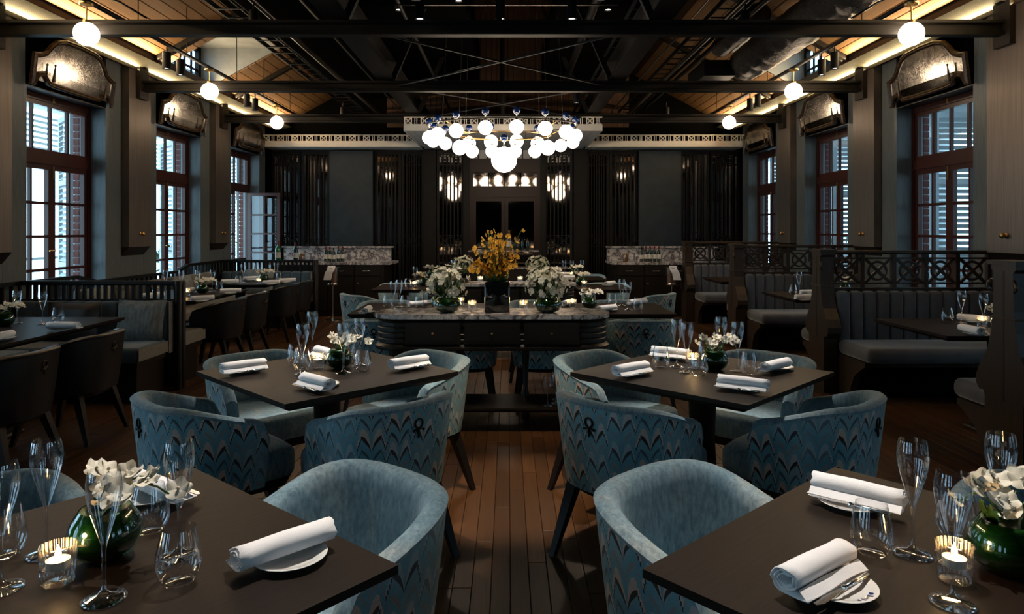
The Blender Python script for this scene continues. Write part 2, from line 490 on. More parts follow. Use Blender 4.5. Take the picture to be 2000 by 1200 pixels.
def tag(o, label=None, cat=None, group=None, kind=None):
    if label: o['label'] = label
    if cat: o['category'] = cat
    if group: o['group'] = group
    if kind: o['kind'] = kind
    return o
def thing(name, label, cat, loc=(0, 0, 0), rotz=0, group=None):
    o = obj(name, None, None, loc, (0, 0, rotz)); o.empty_display_size = .05
    return tag(o, label, cat, group)
def struct(name, label=None, loc=(0, 0, 0)):
    o = obj(name, None, None, loc); o.empty_display_size = .05
    return tag(o, label, None, None, 'structure')
KIDS = {}
def copy_tree(o, parent=None, loc=None, rotz=None):
    c = o.copy(); COL.objects.link(c)
    if parent is not None: c.parent = parent
    if loc is not None: c.location = loc
    if rotz is not None: c.rotation_euler = (0, 0, rotz)
    if o.name not in KIDS: KIDS[o.name] = list(o.children)
    for ch in KIDS[o.name]: copy_tree(ch, c)
    return c
# labels that single one thing out: items of one kind at one place are told apart by their order from the left
REG = {}
def reg(o, what, where, cat, group=None):
    REG.setdefault((what, where), []).append(o)
    tag(o, 'x', cat, group)
    return o
ORD = ['leftmost', 'second from left', 'third from left', 'fourth from left', 'fifth from left', 'sixth from left', 'seventh from left', 'eighth from left', 'ninth from left', 'tenth from left']
def settle_labels():
    for (what, where), os_ in REG.items():
        os_.sort(key=lambda o: px(o.matrix_world.translation)[0] if o.parent is None and False else px(o.location)[0])
        n = len(os_)
        for i, o in enumerate(os_):
            if n == 1: w = ''
            elif n == 2: w = ', the ' + ('left' if i == 0 else 'right') + ' one,'
            else: w = ', ' + ('rightmost' if i == n - 1 else ORD[min(i, 9)]) + ','
            o['label'] = (what + w + ' ' + where).strip()
def protos(builder):
    # builds a thing once, hands out the original first and copies afterwards
    st = {}
    def get(loc, rotz=0):
        if 'o' not in st:
            st['o'] = builder(); o = st['o']
            o.location = loc; o.rotation_euler = (0, 0, rotz)
            return o
        return copy_tree(st['o'], None, loc, rotz)
    return get

# ================================================================ THE SETTING
def X(s, d):
    """x of a point d metres outward from the wall face, s = -1 left wall, +1 right wall"""
    return WL - d if s < 0 else WR + d
def xb(mb, s, d0, d1, y0, y1, z0, z1):
    a, b_ = sorted((X(s, d0), X(s, d1)))
    return mb.box(a, b_, y0, y1, z0, z1)

# ---------------------------------------------------------------- floor
fl = MB().box(WL - .5, WR + .5, FRONT, BACK + .2, -.06, -.022).build('floor', M_void)
tag(fl, 'dark oak plank floor', kind='structure')
PW = .0775
plank_cache = {}
def plank_mesh(l):
    k = round(l, 2)
    if k not in plank_cache:
        e = .0011; w = PW / 2
        mb = MB()
        vs = [(-w + e, e, -.02), (w - e, e, -.02), (w - e, k - e, -.02), (-w + e, k - e, -.02),
              (-w + e, e, -.0012), (w - e, e, -.0012), (w - e, k - e, -.0012), (-w + e, k - e, -.0012),
              (-w + 2.6 * e, 2.6 * e, 0), (w - 2.6 * e, 2.6 * e, 0), (w - 2.6 * e, k - 2.6 * e, 0), (-w + 2.6 * e, k - 2.6 * e, 0)]
        fs = [(0, 1, 5, 4), (1, 2, 6, 5), (2, 3, 7, 6), (3, 0, 4, 7), (4, 5, 9, 8), (5, 6, 10, 9), (6, 7, 11, 10), (7, 4, 8, 11), (8, 9, 10, 11)]
        plank_cache[k] = (vs, fs, mb.add(vs, fs).mesh('floorboard', M_floor))
    return plank_cache[k]
field = MB()
ncol = int((WR - WL + .9) / PW)
for i in range(ncol):
    x = WL - .45 + (i + .5) * PW
    y = FRONT - random.random() * 1.2
    near = -2.75 < x < 2.85
    while y < BACK:
        l = random.choice((.9, 1.1, 1.3, 1.5))
        if near and y + l > 2.1 and y < 6.3:
            obj('floorboard', plank_mesh(l)[2], fl, (x, y, random.uniform(-.0006, .0006)))
        else:
            vs, fs, _ = plank_mesh(l)
            field.add([(a + x, b_ + y, c) for a, b_, c in vs], fs)
        y += l
field.build('floorboard_field', M_floor, fl)['kind'] = 'stuff'

# ---------------------------------------------------------------- side walls with their windows
ZT, ZB, ZH = 2.80, .10, 3.52
muntin_w = .028
pane_cache = {}
def pane(w, h, parent, loc):
    k = (round(w, 3), round(h, 3))
    if k not in pane_cache:
        pane_cache[k] = MB().add([(0, 0, 0), (0, k[0], 0), (0, k[0], k[1]), (0, 0, k[1])], [(0, 1, 2, 3)]).mesh('pane', M_pane)
    return obj('pane', pane_cache[k], parent, loc)
def grid_leaf(name, parent, y0, y1, z0, z1, cols, rows, stile, x=0, th=.045, bottom=None):
    """a glazed leaf in the YZ plane; the panes are its children"""
    bt = bottom or stile
    mb = MB().box(x - th / 2, x + th / 2, y0, y0 + stile, z0, z1).box(x - th / 2, x + th / 2, y1 - stile, y1, z0, z1)
    mb.box(x - th / 2, x + th / 2, y0 + stile, y1 - stile, z0, z0 + bt).box(x - th / 2, x + th / 2, y0 + stile, y1 - stile, z1 - stile, z1)
    iw, ih = y1 - y0 - 2 * stile, z1 - z0 - stile - bt
    for c in range(1, cols):
        yc = y0 + stile + iw * c / cols; mb.box(x - th / 3, x + th / 3, yc - muntin_w / 2, yc + muntin_w / 2, z0 + bt, z1 - stile)
    for r_ in range(1, rows):
        zc = z0 + bt + ih * r_ / rows; mb.box(x - th / 3.2, x + th / 3.2, y0 + stile, y1 - stile, zc - muntin_w / 2, zc + muntin_w / 2)
    lf = mb.build(name, M_red, parent)
    for c in range(cols):
        for r_ in range(rows):
            pane(iw / cols, ih / rows, lf, (x, y0 + stile + iw * c / cols, z0 + bt + ih * r_ / rows))
    return lf
slat_me = MB().box(-.32, .32, -.004, .004, -.028, .028).mesh('slat', M_shutter)
def shutter(loc, ang, label_what, label_where):
    """louvred shutter, local X along its width, hinged at the origin"""
    t = thing('louvre_shutter', 'x', 'shutter', loc, ang)
    fr = MB().box(0, .06, -.02, .02, .15, 2.75).box(.58, .64, -.02, .02, .15, 2.75)
    for z in (.15, 1.0, 1.95, 2.69): fr.box(.06, .58, -.02, .02, z, z + .06)
    fr.build('shutter_frame', M_shutter, t)
    for za, zb_ in ((.24, .98), (1.09, 1.93), (2.04, 2.67)):
        n = int((zb_ - za) / .062)
        for i in range(n + 1):
            s_ = obj('slat', slat_me, t, (.32, 0, za + (zb_ - za) * i / n), (math.radians(48), 0, 0)); s_.scale = (.83, 1, 1)
    reg(t, label_what, label_where, 'shutter', 'louvred shutters outside the windows')
    return t
wn = 0
for s in (-1, 1):
    side = 'left' if s < 0 else 'right'
    wall = struct('wall_' + side, f'panelled {side} wall of piers between tall windows')
    core = MB()
    edges = [FRONT]
    for wy in sorted(WINS): edges += [wy - HALFW, wy + HALFW]
    edges.append(BACK)
    for a, b_ in zip(edges[0::2], edges[1::2]):
        xb(core, s, .02, .24, a, b_, 0, ZH)
    xb(core, s, .02, .24, FRONT, BACK, ZT, ZH)
    xb(core, s, .02, .24, FRONT, BACK, 0, ZB)
    core.build('wall_core', M_void, wall)
    outer = MB()
    for a, b_ in zip(edges[0::2], edges[1::2]):
        xb(outer, s, .24, .30, a, b_, 0, ZH)
    xb(outer, s, .24, .30, FRONT, BACK, ZT, ZH + .3)
    xb(outer, s, .24, .30, FRONT, BACK, -.1, ZB)
    outer.build('outer_render', M_render, wall)
    # brick facing outside, real courses on the reveals that the windows show
    brick_me = MB().box(-.031, .031, -.105, .105, -.034, .034).mesh('brick', M_brick)
    bed = MB()
    for a, b_ in zip(edges[0::2], edges[1::2]):
        xb(bed, s, .30, .36, a + .004, b_ - .004, 0, ZH)
    xb(bed, s, .30, .36, FRONT, BACK, ZT + .01, ZH)
    bed.build('brick_bed', M_render, wall)
    for k, wy in enumerate(WINS):
        if k < 2 or k > 5: continue
        yj = wy + HALFW
        for r_ in range(34):
            z = .14 + r_ * .0785
            if z > ZT: break
            obj('brick', brick_me, wall, (X(s, .332), yj + .105 - .008 + (.05 if r_ % 2 else 0) * 0, z))
    # piers: oak boards and a bronze pilaster
    for p in PIERS:
        if p < 3 : 
            continue
        ya, yb = p - (BAY / 2 - HALFW), min(p + (BAY / 2 - HALFW), BACK)
        for (a, b_, z0, z1) in ((ya + .002, p - .255, .12, 3.36), (p + .255, yb - .002, .12, 3.36), (p - .251, p + .251, .12, 1.20)):
            if b_ - a < .02 or a > BACK: continue
            xb(MB(), s, 0, .02, a, b_, z0, z1).build('oak_panel', M_panel, wall)
        if p + .25 > BACK: continue
        # pilaster with the splayed foot
        q = .09
        prof = [(X(s, .02), 1.12), (X(s, -q), 1.235), (X(s, -q), 3.40), (X(s, .02), 3.40)]
        pil = MB().prism([prof[1], prof[2], prof[3], (X(s, .02), 1.235)], (p - .245, p + .245), 'y').build('pilaster', M_bronze, wall)
        MB().prism([(X(s, .0), 1.13), (X(s, -q), 1.234), (X(s, 0), 1.234)], (p - .245, p + .245), 'y').build('pilaster_foot', M_dark, wall)
        kb = MB().lathe([(.001, .0), (.022, .0), (.024, .006), (.011, .010), (.011, .022), (.020, .028), (.026, .040), (.020, .054), (.001, .060)], 14)
        hk = kb.build('brass_knob', M_brass, wall, True, (X(s, -q), p, 1.385), (0, PI / 2 * (1 if s < 0 else -1), 0))
    if s < 0: wall_left = wall
    # windows
    for k, wy in enumerate(WINS):
        wn += 1
        w = struct(f'window_{wn}', f'tall mahogany casement window with transom in the {side} wall')
        y0, y1 = wy - HALFW, wy + HALFW
        xc = X(s, .205)
        fr = MB()
        for (a, b_, c, d) in ((y0, y0 + .05, ZB, ZT), (y1 - .05, y1, ZB, ZT), (y0 + .05, y1 - .05, ZT - .07, ZT), (y0 + .05, y1 - .05, 2.10, 2.20), (y0 + .05, y1 - .05, ZB, ZB + .05)):
            fr.box(xc - .035, xc + .035, a, b_, c, d)
        fr.build('window_frame', M_red, w)
        for (a, b_) in ((y0, y0 + .012), (y1 - .012, y1)):
            xb(MB(), s, .0, .165, a, b_, ZB, ZT - .012).build('jamb_panel', M_jamb, w)
        xb(MB(), s, .0, .165, y0, y1, ZT - .012, ZT).build('jamb_head', M_dark, w)
        xb(MB(), s, -.02, .165, y0, y1, ZB - .02, ZB + .02).build('window_sill', M_dark, w)
        grid_leaf('transom', w, y0 + .05, y1 - .05, 2.20, ZT - .07, 4, 1, .045, xc)
        grid_leaf('casement', w, y0 + .05, wy, ZB + .05, 2.10, 2, 5, .055, xc, bottom=.2)
        if s < 0 and k == 5:
            # the far leaf of the last window stands open into the room
            lf = grid_leaf('casement', w, -(HALFW - .05), 0, ZB + .05, 2.10, 2, 5, .055, 0, bottom=.2)
            lf.location = (xc + .03, y1 - .06, 0); lf.rotation_euler = (0, 0, math.radians(84))
        else:
            grid_leaf('casement', w, wy, y1 - .05, ZB + .05, 2.10, 2, 5, .055, xc, bottom=.2)
        xi = X(s, .165)
        bolt = MB().tube([(xi, wy, 1.95), (xi, wy, 2.09)], .008, 6).tube([(xi, wy, 1.22), (xi + (.02 if s < 0 else -.02), wy, 1.22), (xi + (.02 if s < 0 else -.02), wy - .09, 1.22)], .008, 6)
        bolt.box(xi - .006, xi + .006, wy - .015, wy + .015, ZT - .06, ZT)
        bolt.build('window_latch', M_brass, w)
        if 3 <= k <= 5:
            nm = {3: 'nearest', 4: 'middle', 5: 'farthest'}[k]
            if s < 0:
                shutter((X(s, .385), y1 + .0, 0), math.radians(133), f'pale louvred shutter folded back outside the {nm} window', 'of the left wall')
            else:
                shutter((X(s, .40), y1 - .01, 0), math.radians(2), f'pale louvred shutter standing open outside the {nm} window', 'of the right wall')
# end walls
we = MB().box(WL - .3, WR + .3, BACK, BACK + .2, 0, 6.4).build('wall_back', M_void); tag(we, 'black back wall', kind='structure')
wf = MB().box(WL - .3, WR + .3, FRONT - .2, FRONT, 0, 6.4).build('wall_front', M_void); tag(wf, 'dark wall behind the viewer', kind='structure')
bl = MB().box(WL - .0, WL + .02, FRONT, BACK, 0, .12).build('baseboard_left', M_dark); tag(bl, 'dark skirting along the left wall', kind='structure')
br = MB().box(WR - .02, WR, FRONT, BACK, 0, .12).build('baseboard_right', M_dark); tag(br, 'dark skirting along the right wall', kind='structure')

# ---------------------------------------------------------------- verandas outside
for s, sd in ((-1, 'left'), (1, 'right')):
    v = struct('veranda_' + sd, f'veranda outside the {sd} windows')
    a, b_ = sorted((X(s, .5), X(s, 3.0)))
    MB().box(a, b_, FRONT, BACK + 3, -.1, 0).build('veranda_floor', M_render, v)
    if s < 0:
        MB().box(a, b_, FRONT, BACK + 3, 3.35, 3.45).build('veranda_ceiling', M_cornice, v)
        pp = MB()
        for d in (.9, 1.3): pp.tube([(X(s, d), FRONT, 3.22), (X(s, d), BACK + 2, 3.22)], .035, 8)
        pp.build('drain_pipe', M_shutter, v)
        for i in range(7):
            MB().box(X(s, 3.0), X(s, 2.96), FRONT, BACK + 3, 2.72 + i * .085, 2.755 + i * .085).build('louvre_blade', M_shutter, v)
        xx = X(s, 2.95)
        rl = MB().box(xx - .02, xx + .02, FRONT, BACK + 3, .96, 1.0).box(xx - .02, xx + .02, FRONT, BACK + 3, .12, .16)
        rl.build('veranda_rail', M_shutter, v)
    else:
        MB().box(a, b_ + .2, FRONT, BACK + 3, 3.05, 3.2).build('veranda_ceiling', M_render, v)  # slab added to keep sky light off the right windows
        nb = MB().box(b_ + .1, b_ + .3, FRONT, BACK + 3, -.1, 1.15)
        for y in range(0, 18, 2): nb.box(b_ + .05, b_ + .35, y, y + .95, 1.1, 3.1)
        nb.build('veranda_wall', M_render, v)  # wall added to hide part of the sky and dim the right panes
for i, (x, y, z, r_) in enumerate(((-6.4, 11.2, .5, .35), (-6.3, 12.6, .6, .4), (6.6, 13.6, .7, .5))):
    t = thing('potted_shrub', 'x', 'plant', (x, y, 0))
    MB().lathe([(.14, 0), (.19, .32), (.2, .34), (.17, .34)], 14).build('pot', M_render, t, True)
    mb = MB()
    for j in range(60):
        d = Vector((random.gauss(0, 1), random.gauss(0, 1), random.gauss(0.2, .8))).normalized(); c = d * r_ * random.uniform(.5, 1); c.z += z + .1
        n_ = d.orthogonal().normalized(); e = d.cross(n_)
        mb.add([c, c + n_ * .05 + d * .1, c + d * .24, c - n_ * .05 + d * .1], [(0, 1, 2, 3)])
    mb.build('foliage', M_foliage, t)
    reg(t, 'green potted shrub on the veranda', 'outside the windows', 'plant')

# ---------------------------------------------------------------- roof
SL = math.tan(math.radians(29))
def roofz(t): return 3.52 + SL * t
ceil = struct('ceiling', 'open pitched timber roof')
BW = .115; CW = BW / math.cos(math.radians(29))
for s in (-1, 1):
    x0 = WL + .30 if s < 0 else WR - .30
    sg = 1 if s < 0 else -1
    bm_cache = {}
    half = (RC - (WL + .30)) if s < 0 else ((WR - .30) - RC)
    rows = int(half / BW)
    deck = MB()
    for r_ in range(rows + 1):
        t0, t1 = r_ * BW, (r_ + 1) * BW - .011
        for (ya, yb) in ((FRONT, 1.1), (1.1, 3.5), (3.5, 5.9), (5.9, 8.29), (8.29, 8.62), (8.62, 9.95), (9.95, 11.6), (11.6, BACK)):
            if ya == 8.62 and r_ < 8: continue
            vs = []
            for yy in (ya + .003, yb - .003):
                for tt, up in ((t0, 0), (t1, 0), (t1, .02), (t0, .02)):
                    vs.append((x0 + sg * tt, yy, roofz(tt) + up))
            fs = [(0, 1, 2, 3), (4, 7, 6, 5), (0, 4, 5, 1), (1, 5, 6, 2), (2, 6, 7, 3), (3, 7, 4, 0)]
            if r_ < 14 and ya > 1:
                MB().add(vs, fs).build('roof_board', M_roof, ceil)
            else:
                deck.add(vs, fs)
    deck.build('roof_deck', M_roofshade, ceil)['kind'] = 'stuff'
    # weather skin above, keeps the sky out
    sk = MB()
    for (ya, yb, ta) in ((FRONT, 8.62, -.4), (8.62, 9.95, 8 * BW), (9.95, BACK + .2, -.4)):
        sk.add([(x0 + sg * ta, ya, roofz(ta) + .05), (x0 + sg * half, ya, roofz(half) + .05), (x0 + sg * half, yb, roofz(half) + .05), (x0 + sg * ta, yb, roofz(ta) + .05)], [(0, 1, 2, 3)])
    sk.build('roof_skin', M_void, ceil)
    # dormer with its window
    td = 8 * BW; xd = X(s, -.06); zt = roofz(td) + .02
    dm = MB()
    for yy in (8.62, 9.95):
        dm.prism([(xd, 3.44), (x0, roofz(0) + .03), (x0 + sg * td, zt), (xd, zt)], (yy - .012, yy + .012), 'y')
    a, b_ = sorted((xd, x0 + sg * td))
    dm.box(a, b_, 8.62, 9.95, zt, zt + .02)
    dm.build('dormer_lining', M_render, ceil)
    dw = MB()
    for yy in (8.66, 9.28, 9.9): dw.box(xd - .03, xd + .03, yy - .035, yy + .035, 3.44, zt)
    for zz in (3.46, zt - .04): dw.box(xd - .03, xd + .03, 8.66, 9.9, zz - .03, zz + .03)
    for yy in (8.87, 9.08, 9.49, 9.69): dw.box(xd - .012, xd + .012, yy - .012, yy + .012, 3.44, zt)
    dw.box(xd - .012, xd + .012, 8.66, 9.9, 3.70, 3.725)
    dwo = dw.build('dormer_window_frame', M_beam, ceil)
    for yy in (8.7, 9.31): pane(.56, zt - 3.5, dwo, (xd, yy, 3.48))
    # purlin and gold mesh soffit with its light
    pa, pb = x0 - sg * .0, x0 + sg * .16
    a, b_ = sorted((x0 - sg * .02, x0 - sg * .11))
    pu = MB().box(a, b_, FRONT, BACK, 3.42, 3.53)
    pu.build('purlin', M_dark, ceil)
    xo, xi = X(s, -.10), X(s, -.34)
    for k in range(-2, 3):
        ya, yb = 8.29 + BAY * k, 8.29 + BAY * (k + 1)
        MB().add([(xo, ya, 3.365), (xi, ya, 3.415), (xi, yb, 3.415), (xo, yb, 3.365)], [(0, 1, 2, 3)]).build('mesh_soffit', M_mesh, ceil)
        lipa, lipb = sorted((X(s, 0), X(s, -.10)))
    MB().box(min(X(s, 0), X(s, -.10)), max(X(s, 0), X(s, -.10)), FRONT, BACK, 3.36, 3.40).build('cove_ledge', M_dark, ceil)
    MB().box(min(X(s, -.095), X(s, -.105)), max(X(s, -.095), X(s, -.105)), FRONT, BACK, 3.325, 3.36).build('cove_lip', M_dark, ceil)
    for k in range(-2, 3):
        ya = 8.29 + BAY * k
        if ya > BACK - .5: continue
        ln = min(BAY, BACK - ya)
        # linear lamps of the cove: one grazes the mesh from its outer edge, one washes the boards
        area_light('cove_lamp', (X(s, -.115), ya + ln / 2, 3.335), (0, math.radians(-135) * sg, 0), .02, ln - .1, 5.0, (1, .80, .48))
        area_light('cove_lamp', (x0 + sg * .02, ya + ln / 2, 3.47), (0, math.radians(-112) * sg, 0), .03, ln - .1, 24.0, (1, .72, .40))

# tie beams, rafters, bracing
for i, y in enumerate((5.90, 8.29, 10.67)):
    b_ = struct('tie_beam' if i == 0 else 'tie_beam', ('nearest', 'middle', 'farthest')[i] + ' dark steel tie beam across the room')
    p = [(-.05, 3.09), (.05, 3.09), (.05, 3.115), (.015, 3.125), (.015, 3.18), (.05, 3.19), (.05, 3.215), (-.05, 3.215), (-.05, 3.19), (-.015, 3.18), (-.015, 3.125), (-.05, 3.115)]
    MB().prism([(y + a, c) for a, c in p], (WL + .02, WR - .02), 'x').build('beam_web', M_beam, b_)
    for s, w in ((-1, WL), (1, WR)):
        g = -s
        MB().bar((w + g * .05, y, 3.40), (RC, y, 3.40 + (abs(RC - w) - .05) * SL), .09, .15).build('rafter', M_beam, b_)
        MB().box(min(w, w + g * .14), max(w, w + g * .14), y - .1, y + .1, 3.0, 3.42).build('beam_shoe', M_dark, b_)
        xb_ = RC + s * 1.32
        MB().bar((xb_, y, 3.2), (RC + s * .6, y, 3.2 + (4.4 - .6) * SL * .8), .06).build('truss_strut', M_beam, b_)
        MB().bar((xb_, y, 3.2), (xb_ + s * .9, y, 3.4 + (4.4 - 2.3) * SL), .06).build('truss_strut', M_beam, b_)
    MB().bar((RC, y, 3.2), (RC, y, 5.8), .05).build('king_rod', M_beam, b_)
for k, s in enumerate((-1, 1)):
    x = RC + s * 1.38
    g = struct('spine_beam', ('left', 'right')[k] + ' dark lengthwise steel beam under the roof')
    MB().box(x - .10, x + .10, 2.0, 12.6, 3.225, 3.25).box(x - .012, x + .012, 2.0, 12.6, 3.25, 3.45).box(x - .10, x + .10, 2.0, 12.6, 3.45, 3.475).build('beam_web', M_beam, g)
for ya, yb in ((5.9, 8.29), (8.29, 10.67)):
    g = struct('tie_rods', 'crossed tie rods between the beams')
    for s in (-1, 1):
        MB().tube([(RC + s * 1.25, ya, 3.16), (RC - s * 1.25, yb, 3.16)], .011, 6).build('tie_rod', M_beam, g)
# gable boards at the far end, lit from below
gb = struct('gable', 'brown boarded gable at the far end')
n = 44
for i in range(n):
    x = -2.2 + i * .1
    zt = 3.35 + (4.3 - abs(x - RC)) * SL
    MB().box(x + .004, x + .096, 12.55, 12.57, 3.3, zt).build('gable_board', M_gablewall, gb)
# services
t = struct('services', 'pipes and ducts under the roof')
for x, z, r_, m_ in ((-2.28, 3.49, .030, M_pipe), (2.13, 3.49, .030, M_pipe), (-1.05, 3.62, .02, M_black), (1.55, 3.66, .025, M_black), (-1.75, 3.75, .04, M_black), (.95, 3.9, .05, M_black), (2.45, 3.62, .03, M_black), (-2.6, 3.6, .02, M_black), (1.85, 3.55, .012, M_cable), (-1.95, 3.6, .012, M_cable)):
    MB().tube([(x, 1.5, z), (x, 12.4, z)], r_, 10).build('service_pipe', m_, t, True)
MB().box(-2.95, -2.0, 1.0, 12.3, 3.78, 4.15).build('black_duct', M_void, t)
MB().box(-1.9, -.5, 1.0, 12.3, 4.1, 4.7).build('black_duct', M_void, t)
MB().box(.6, 2.0, 1.0, 12.3, 4.1, 4.6).build('black_duct', M_void, t)
for x in (-2.6, 1.3, 2.1):
    tr = MB().box(x - .14, x - .13, 1.5, 12.3, 3.5, 3.55).box(x + .13, x + .14, 1.5, 12.3, 3.5, 3.55)
    for j in range(40): tr.box(x - .13, x + .13, 1.6 + j * .27, 1.62 + j * .27, 3.5, 3.51)
    tr.build('cable_tray', M_black, t)
dp = MB()
pts = [(3.05, 2.0 + .12 * j, 3.56) for j in range(58)]
dp.tube(pts, [.215 + .010 * math.sin(j * 2.1) + .006 * random.random() for j in range(58)], 18)
dp.build('foil_duct', M_foil, t, True)
dp = MB().tube([(2.55, 7.0 + .1 * j, 3.62) for j in range(14)], [.12 + .006 * math.sin(j * 2.3) for j in range(14)], 14)
dp.build('foil_duct', M_foil, t, True)
MB().box(2.5, 2.9, 8.8, 9.6, 3.4, 3.6).build('fan_box', M_black, t)

# ---------------------------------------------------------------- white fretwork gallery over the back of the room
fw = .262
def fret_mesh(w, h, mat):
    mb = MB(); t = .012
    mb.box(0, w, -t, t, h - .014, h).box(0, w, -t, t, 0, .010)
    a, b_ = .012, .122                                  # the crossed square
    for x in (a, b_): mb.box(x - .006, x + .006, -t, t, .01, h - .014)
    mb.bar((a, 0, .010), (b_, 0, h - .014), .014, .012).bar((b_, 0, .010), (a, 0, h - .014), .014, .012)
    c, r_ = ((a + b_) / 2, (h - .004) / 2), .051
    mb.tube([(c[0] + r_ * math.cos(i * PI / 6), 0, c[1] + r_ * math.sin(i * PI / 6)) for i in range(12)], .0042, 4, True)
    for x in (.176, .208): mb.box(x - .005, x + .005, -t, t, .01, h - .014)
    return mb.mesh('fret_panel', mat)
GZ0, GZ1, GZ2 = 2.955, 3.05, 3.175
fretm = fret_mesh(fw, GZ2 - GZ1, M_cornice)
gal = struct('trim_1', 'cream fretwork gallery across the back of the room')
YS, YC = 12.6, 10.6
cxa, cxb = RC - 1.525, RC + 1.525
fas = MB().box(WL, cxa, YS, YS + .04, GZ0, GZ1).box(cxb, WR, YS, YS + .04, GZ0, GZ1)
fas.box(cxa, cxb, YC, YC + .04, GZ0, GZ1).box(cxa, cxa + .04, YC + .04, YS, GZ0, GZ1).box(cxb - .04, cxb, YC + .04, YS, GZ0, GZ1)
fas.build('fascia', M_cornice, gal)
def run(xa, xb2, y):
    n = int(round((xb2 - xa) / fw)); st = (xb2 - xa) / n
    for i in range(n):
        o = obj('fret_panel', fretm, gal, (xa + i * st, y + .02, GZ1)); o.scale = (st / fw, 1, 1)
run(WL + .02, cxa, YS); run(cxa, cxb, YC); run(cxb, WR - .02, YS)
for x in (cxa + .02, cxb - .02):
    for i in range(7):
        o = obj('fret_panel', fretm, gal, (x, YC + .05 + i * .275, GZ1), (0, 0, PI / 2))
def soffit(xa, xb2, ya, yb):
    n = int((xb2 - xa) / .1)
    me = MB().box(.003, (xb2 - xa) / n - .003, 0, yb - ya, 0, .015).mesh('soffit_board', M_cornice)
    for i in range(n): obj('soffit_board', me, gal, (xa + i * (xb2 - xa) / n, ya, GZ0 + .004))
soffit(WL, cxa, YS + .04, BACK); soffit(cxb, WR, YS + .04, BACK); soffit(cxa + .04, cxb - .04, YC + .04, BACK)
MB().box(WL, WR, YS + .04, BACK, GZ0 + .025, GZ0 + .045).box(cxa + .04, cxb - .04, YC + .04, YS + .04, GZ0 + .025, GZ0 + .045).build('gallery_deck', M_void, gal)

# ---------------------------------------------------------------- back wall: screens, mirrors, panels, doors
def bx_(x, Y=13.0): return (x - CX) * Y / F
def mirror_screen(xa, xb2, y, nsl, z0=.0, z1=2.93, fret=True, mirror=True, ang=0.0):
    """a framed tall screen of slats before a dark mirror, part of the back wall"""
    w = xb2 - xa
    fr = MB().box(0, .05, -.03, .03, z0, z1).box(w - .05, w, -.03, .03, z0, z1).box(.05, w - .05, -.03, .03, z1 - .06, z1).box(.05, w - .05, -.03, .03, z0, z0 + .08)
    sc_ = fr.build('mirror_screen', M_back, we, False, (xa, y, 0), (0, 0, ang))
    if mirror:
        MB().add([(.04, .022, z0 + .05), (w - .04, .022, z0 + .05), (w - .04, .022, z1 - .05), (.04, .022, z1 - .05)], [(0, 1, 2, 3)]).build('mirror_pane', M_dmirror, sc_)
    sl = MB().box(-.011, .011, -.02, 0, z0 + .08, z1 - .06).mesh('slat', M_back)
    for i in range(nsl): obj('slat', sl, sc_, (.05 + (w - .1) * (i + 1) / (nsl + 1), 0, 0))
    if fret:
        for zc, hh in ((z1 - .17, .18), (1.23, .19)):
            k = max(1, int((w - .1) / .17)); st = (w - .1) / k
            for i in range(k):
                x0_ = .05 + i * st
                mb = MB().bar((x0_, -.015, zc - hh / 2), (x0_ + st, -.015, zc + hh / 2), .014).bar((x0_ + st, -.015, zc - hh / 2), (x0_, -.015, zc + hh / 2), .014)
                mb.tube([(x0_ + st / 2 + .06 * math.cos(j * PI / 6), -.015, zc + .06 * math.sin(j * PI / 6)) for j in range(12)], .007, 4, True)
                mb.box(x0_, x0_ + st, -.022, -.008, zc - hh / 2 - .012, zc - hh / 2).box(x0_, x0_ + st, -.022, -.008, zc + hh / 2, zc + hh / 2 + .012)
                mb.build('fret', M_back, sc_)
    return sc_
YB = 13.12
for (a, b_, n, fr_) in ((528, 584, 5, True), (586, 642, 5, False), (729, 782, 5, False), (1192, 1247, 5, False), (1331, 1388, 5, False), (1390, 1447, 5, True)):
    mirror_screen(bx_(a), bx_(b_), YB, n, fret=fr_)
for (a, b_) in ((783, 827), (1147, 1191)):
    mirror_screen(bx_(a), bx_(b_), YB, 6, fret=True, mirror=False)
mirror_screen(bx_(853), bx_(907), 13.0, 5, ang=math.radians(9))
mirror_screen(bx_(1063), bx_(1119), 13.09, 5, ang=math.radians(-9))
for (a, b_) in ((828, 852), (1120, 1146)):
    MB().box(bx_(a), bx_(b_), 12.92, 13.2, 0, 2.95).build('wall_pilaster', M_back, we)
for (a, b_) in ((644, 728), (1248, 1330)):
    pn = MB().box(bx_(a), bx_(b_), 12.98, 13.1, .9, 2.92).build('blue_wall_panel', M_bluepanel, we)
MB().box(bx_(905), bx_(917), 12.95, 13.2, 0, 2.95).build('door_pier', M_back, we)
MB().box(bx_(1055), bx_(1066), 12.95, 13.2, 0, 2.95).build('door_pier', M_back, we)
d1 = struct('door_1', 'dark red double doors with a glazed transom in the back wall')
xa, xb2 = bx_(917), bx_(1055); zc = lambda y: H - (y - CY) * 13.0 / F
dfm = MB()
for (x0_, x1_, z0, z1) in ((xa, xa + .06, 0, 2.66), (xb2 - .06, xb2, 0, 2.66), (xa + .06, xb2 - .06, zc(337), 2.66), (xa + .06, xb2 - .06, zc(385), zc(364))):
    dfm.box(x0_, x1_, 12.98, 13.1, z0, z1)
dfm.build('door_frame', M_door, d1)
for i in range(4):
    w = (xb2 - xa - .12) / 4
    MB().box(xa + .06 + w * i + .008, xa + .06 + w * (i + 1) - .008, 13.04, 13.05, zc(364), zc(337)).build('transom_pane', M_dmirror, d1)
xm = (xa + xb2) / 2
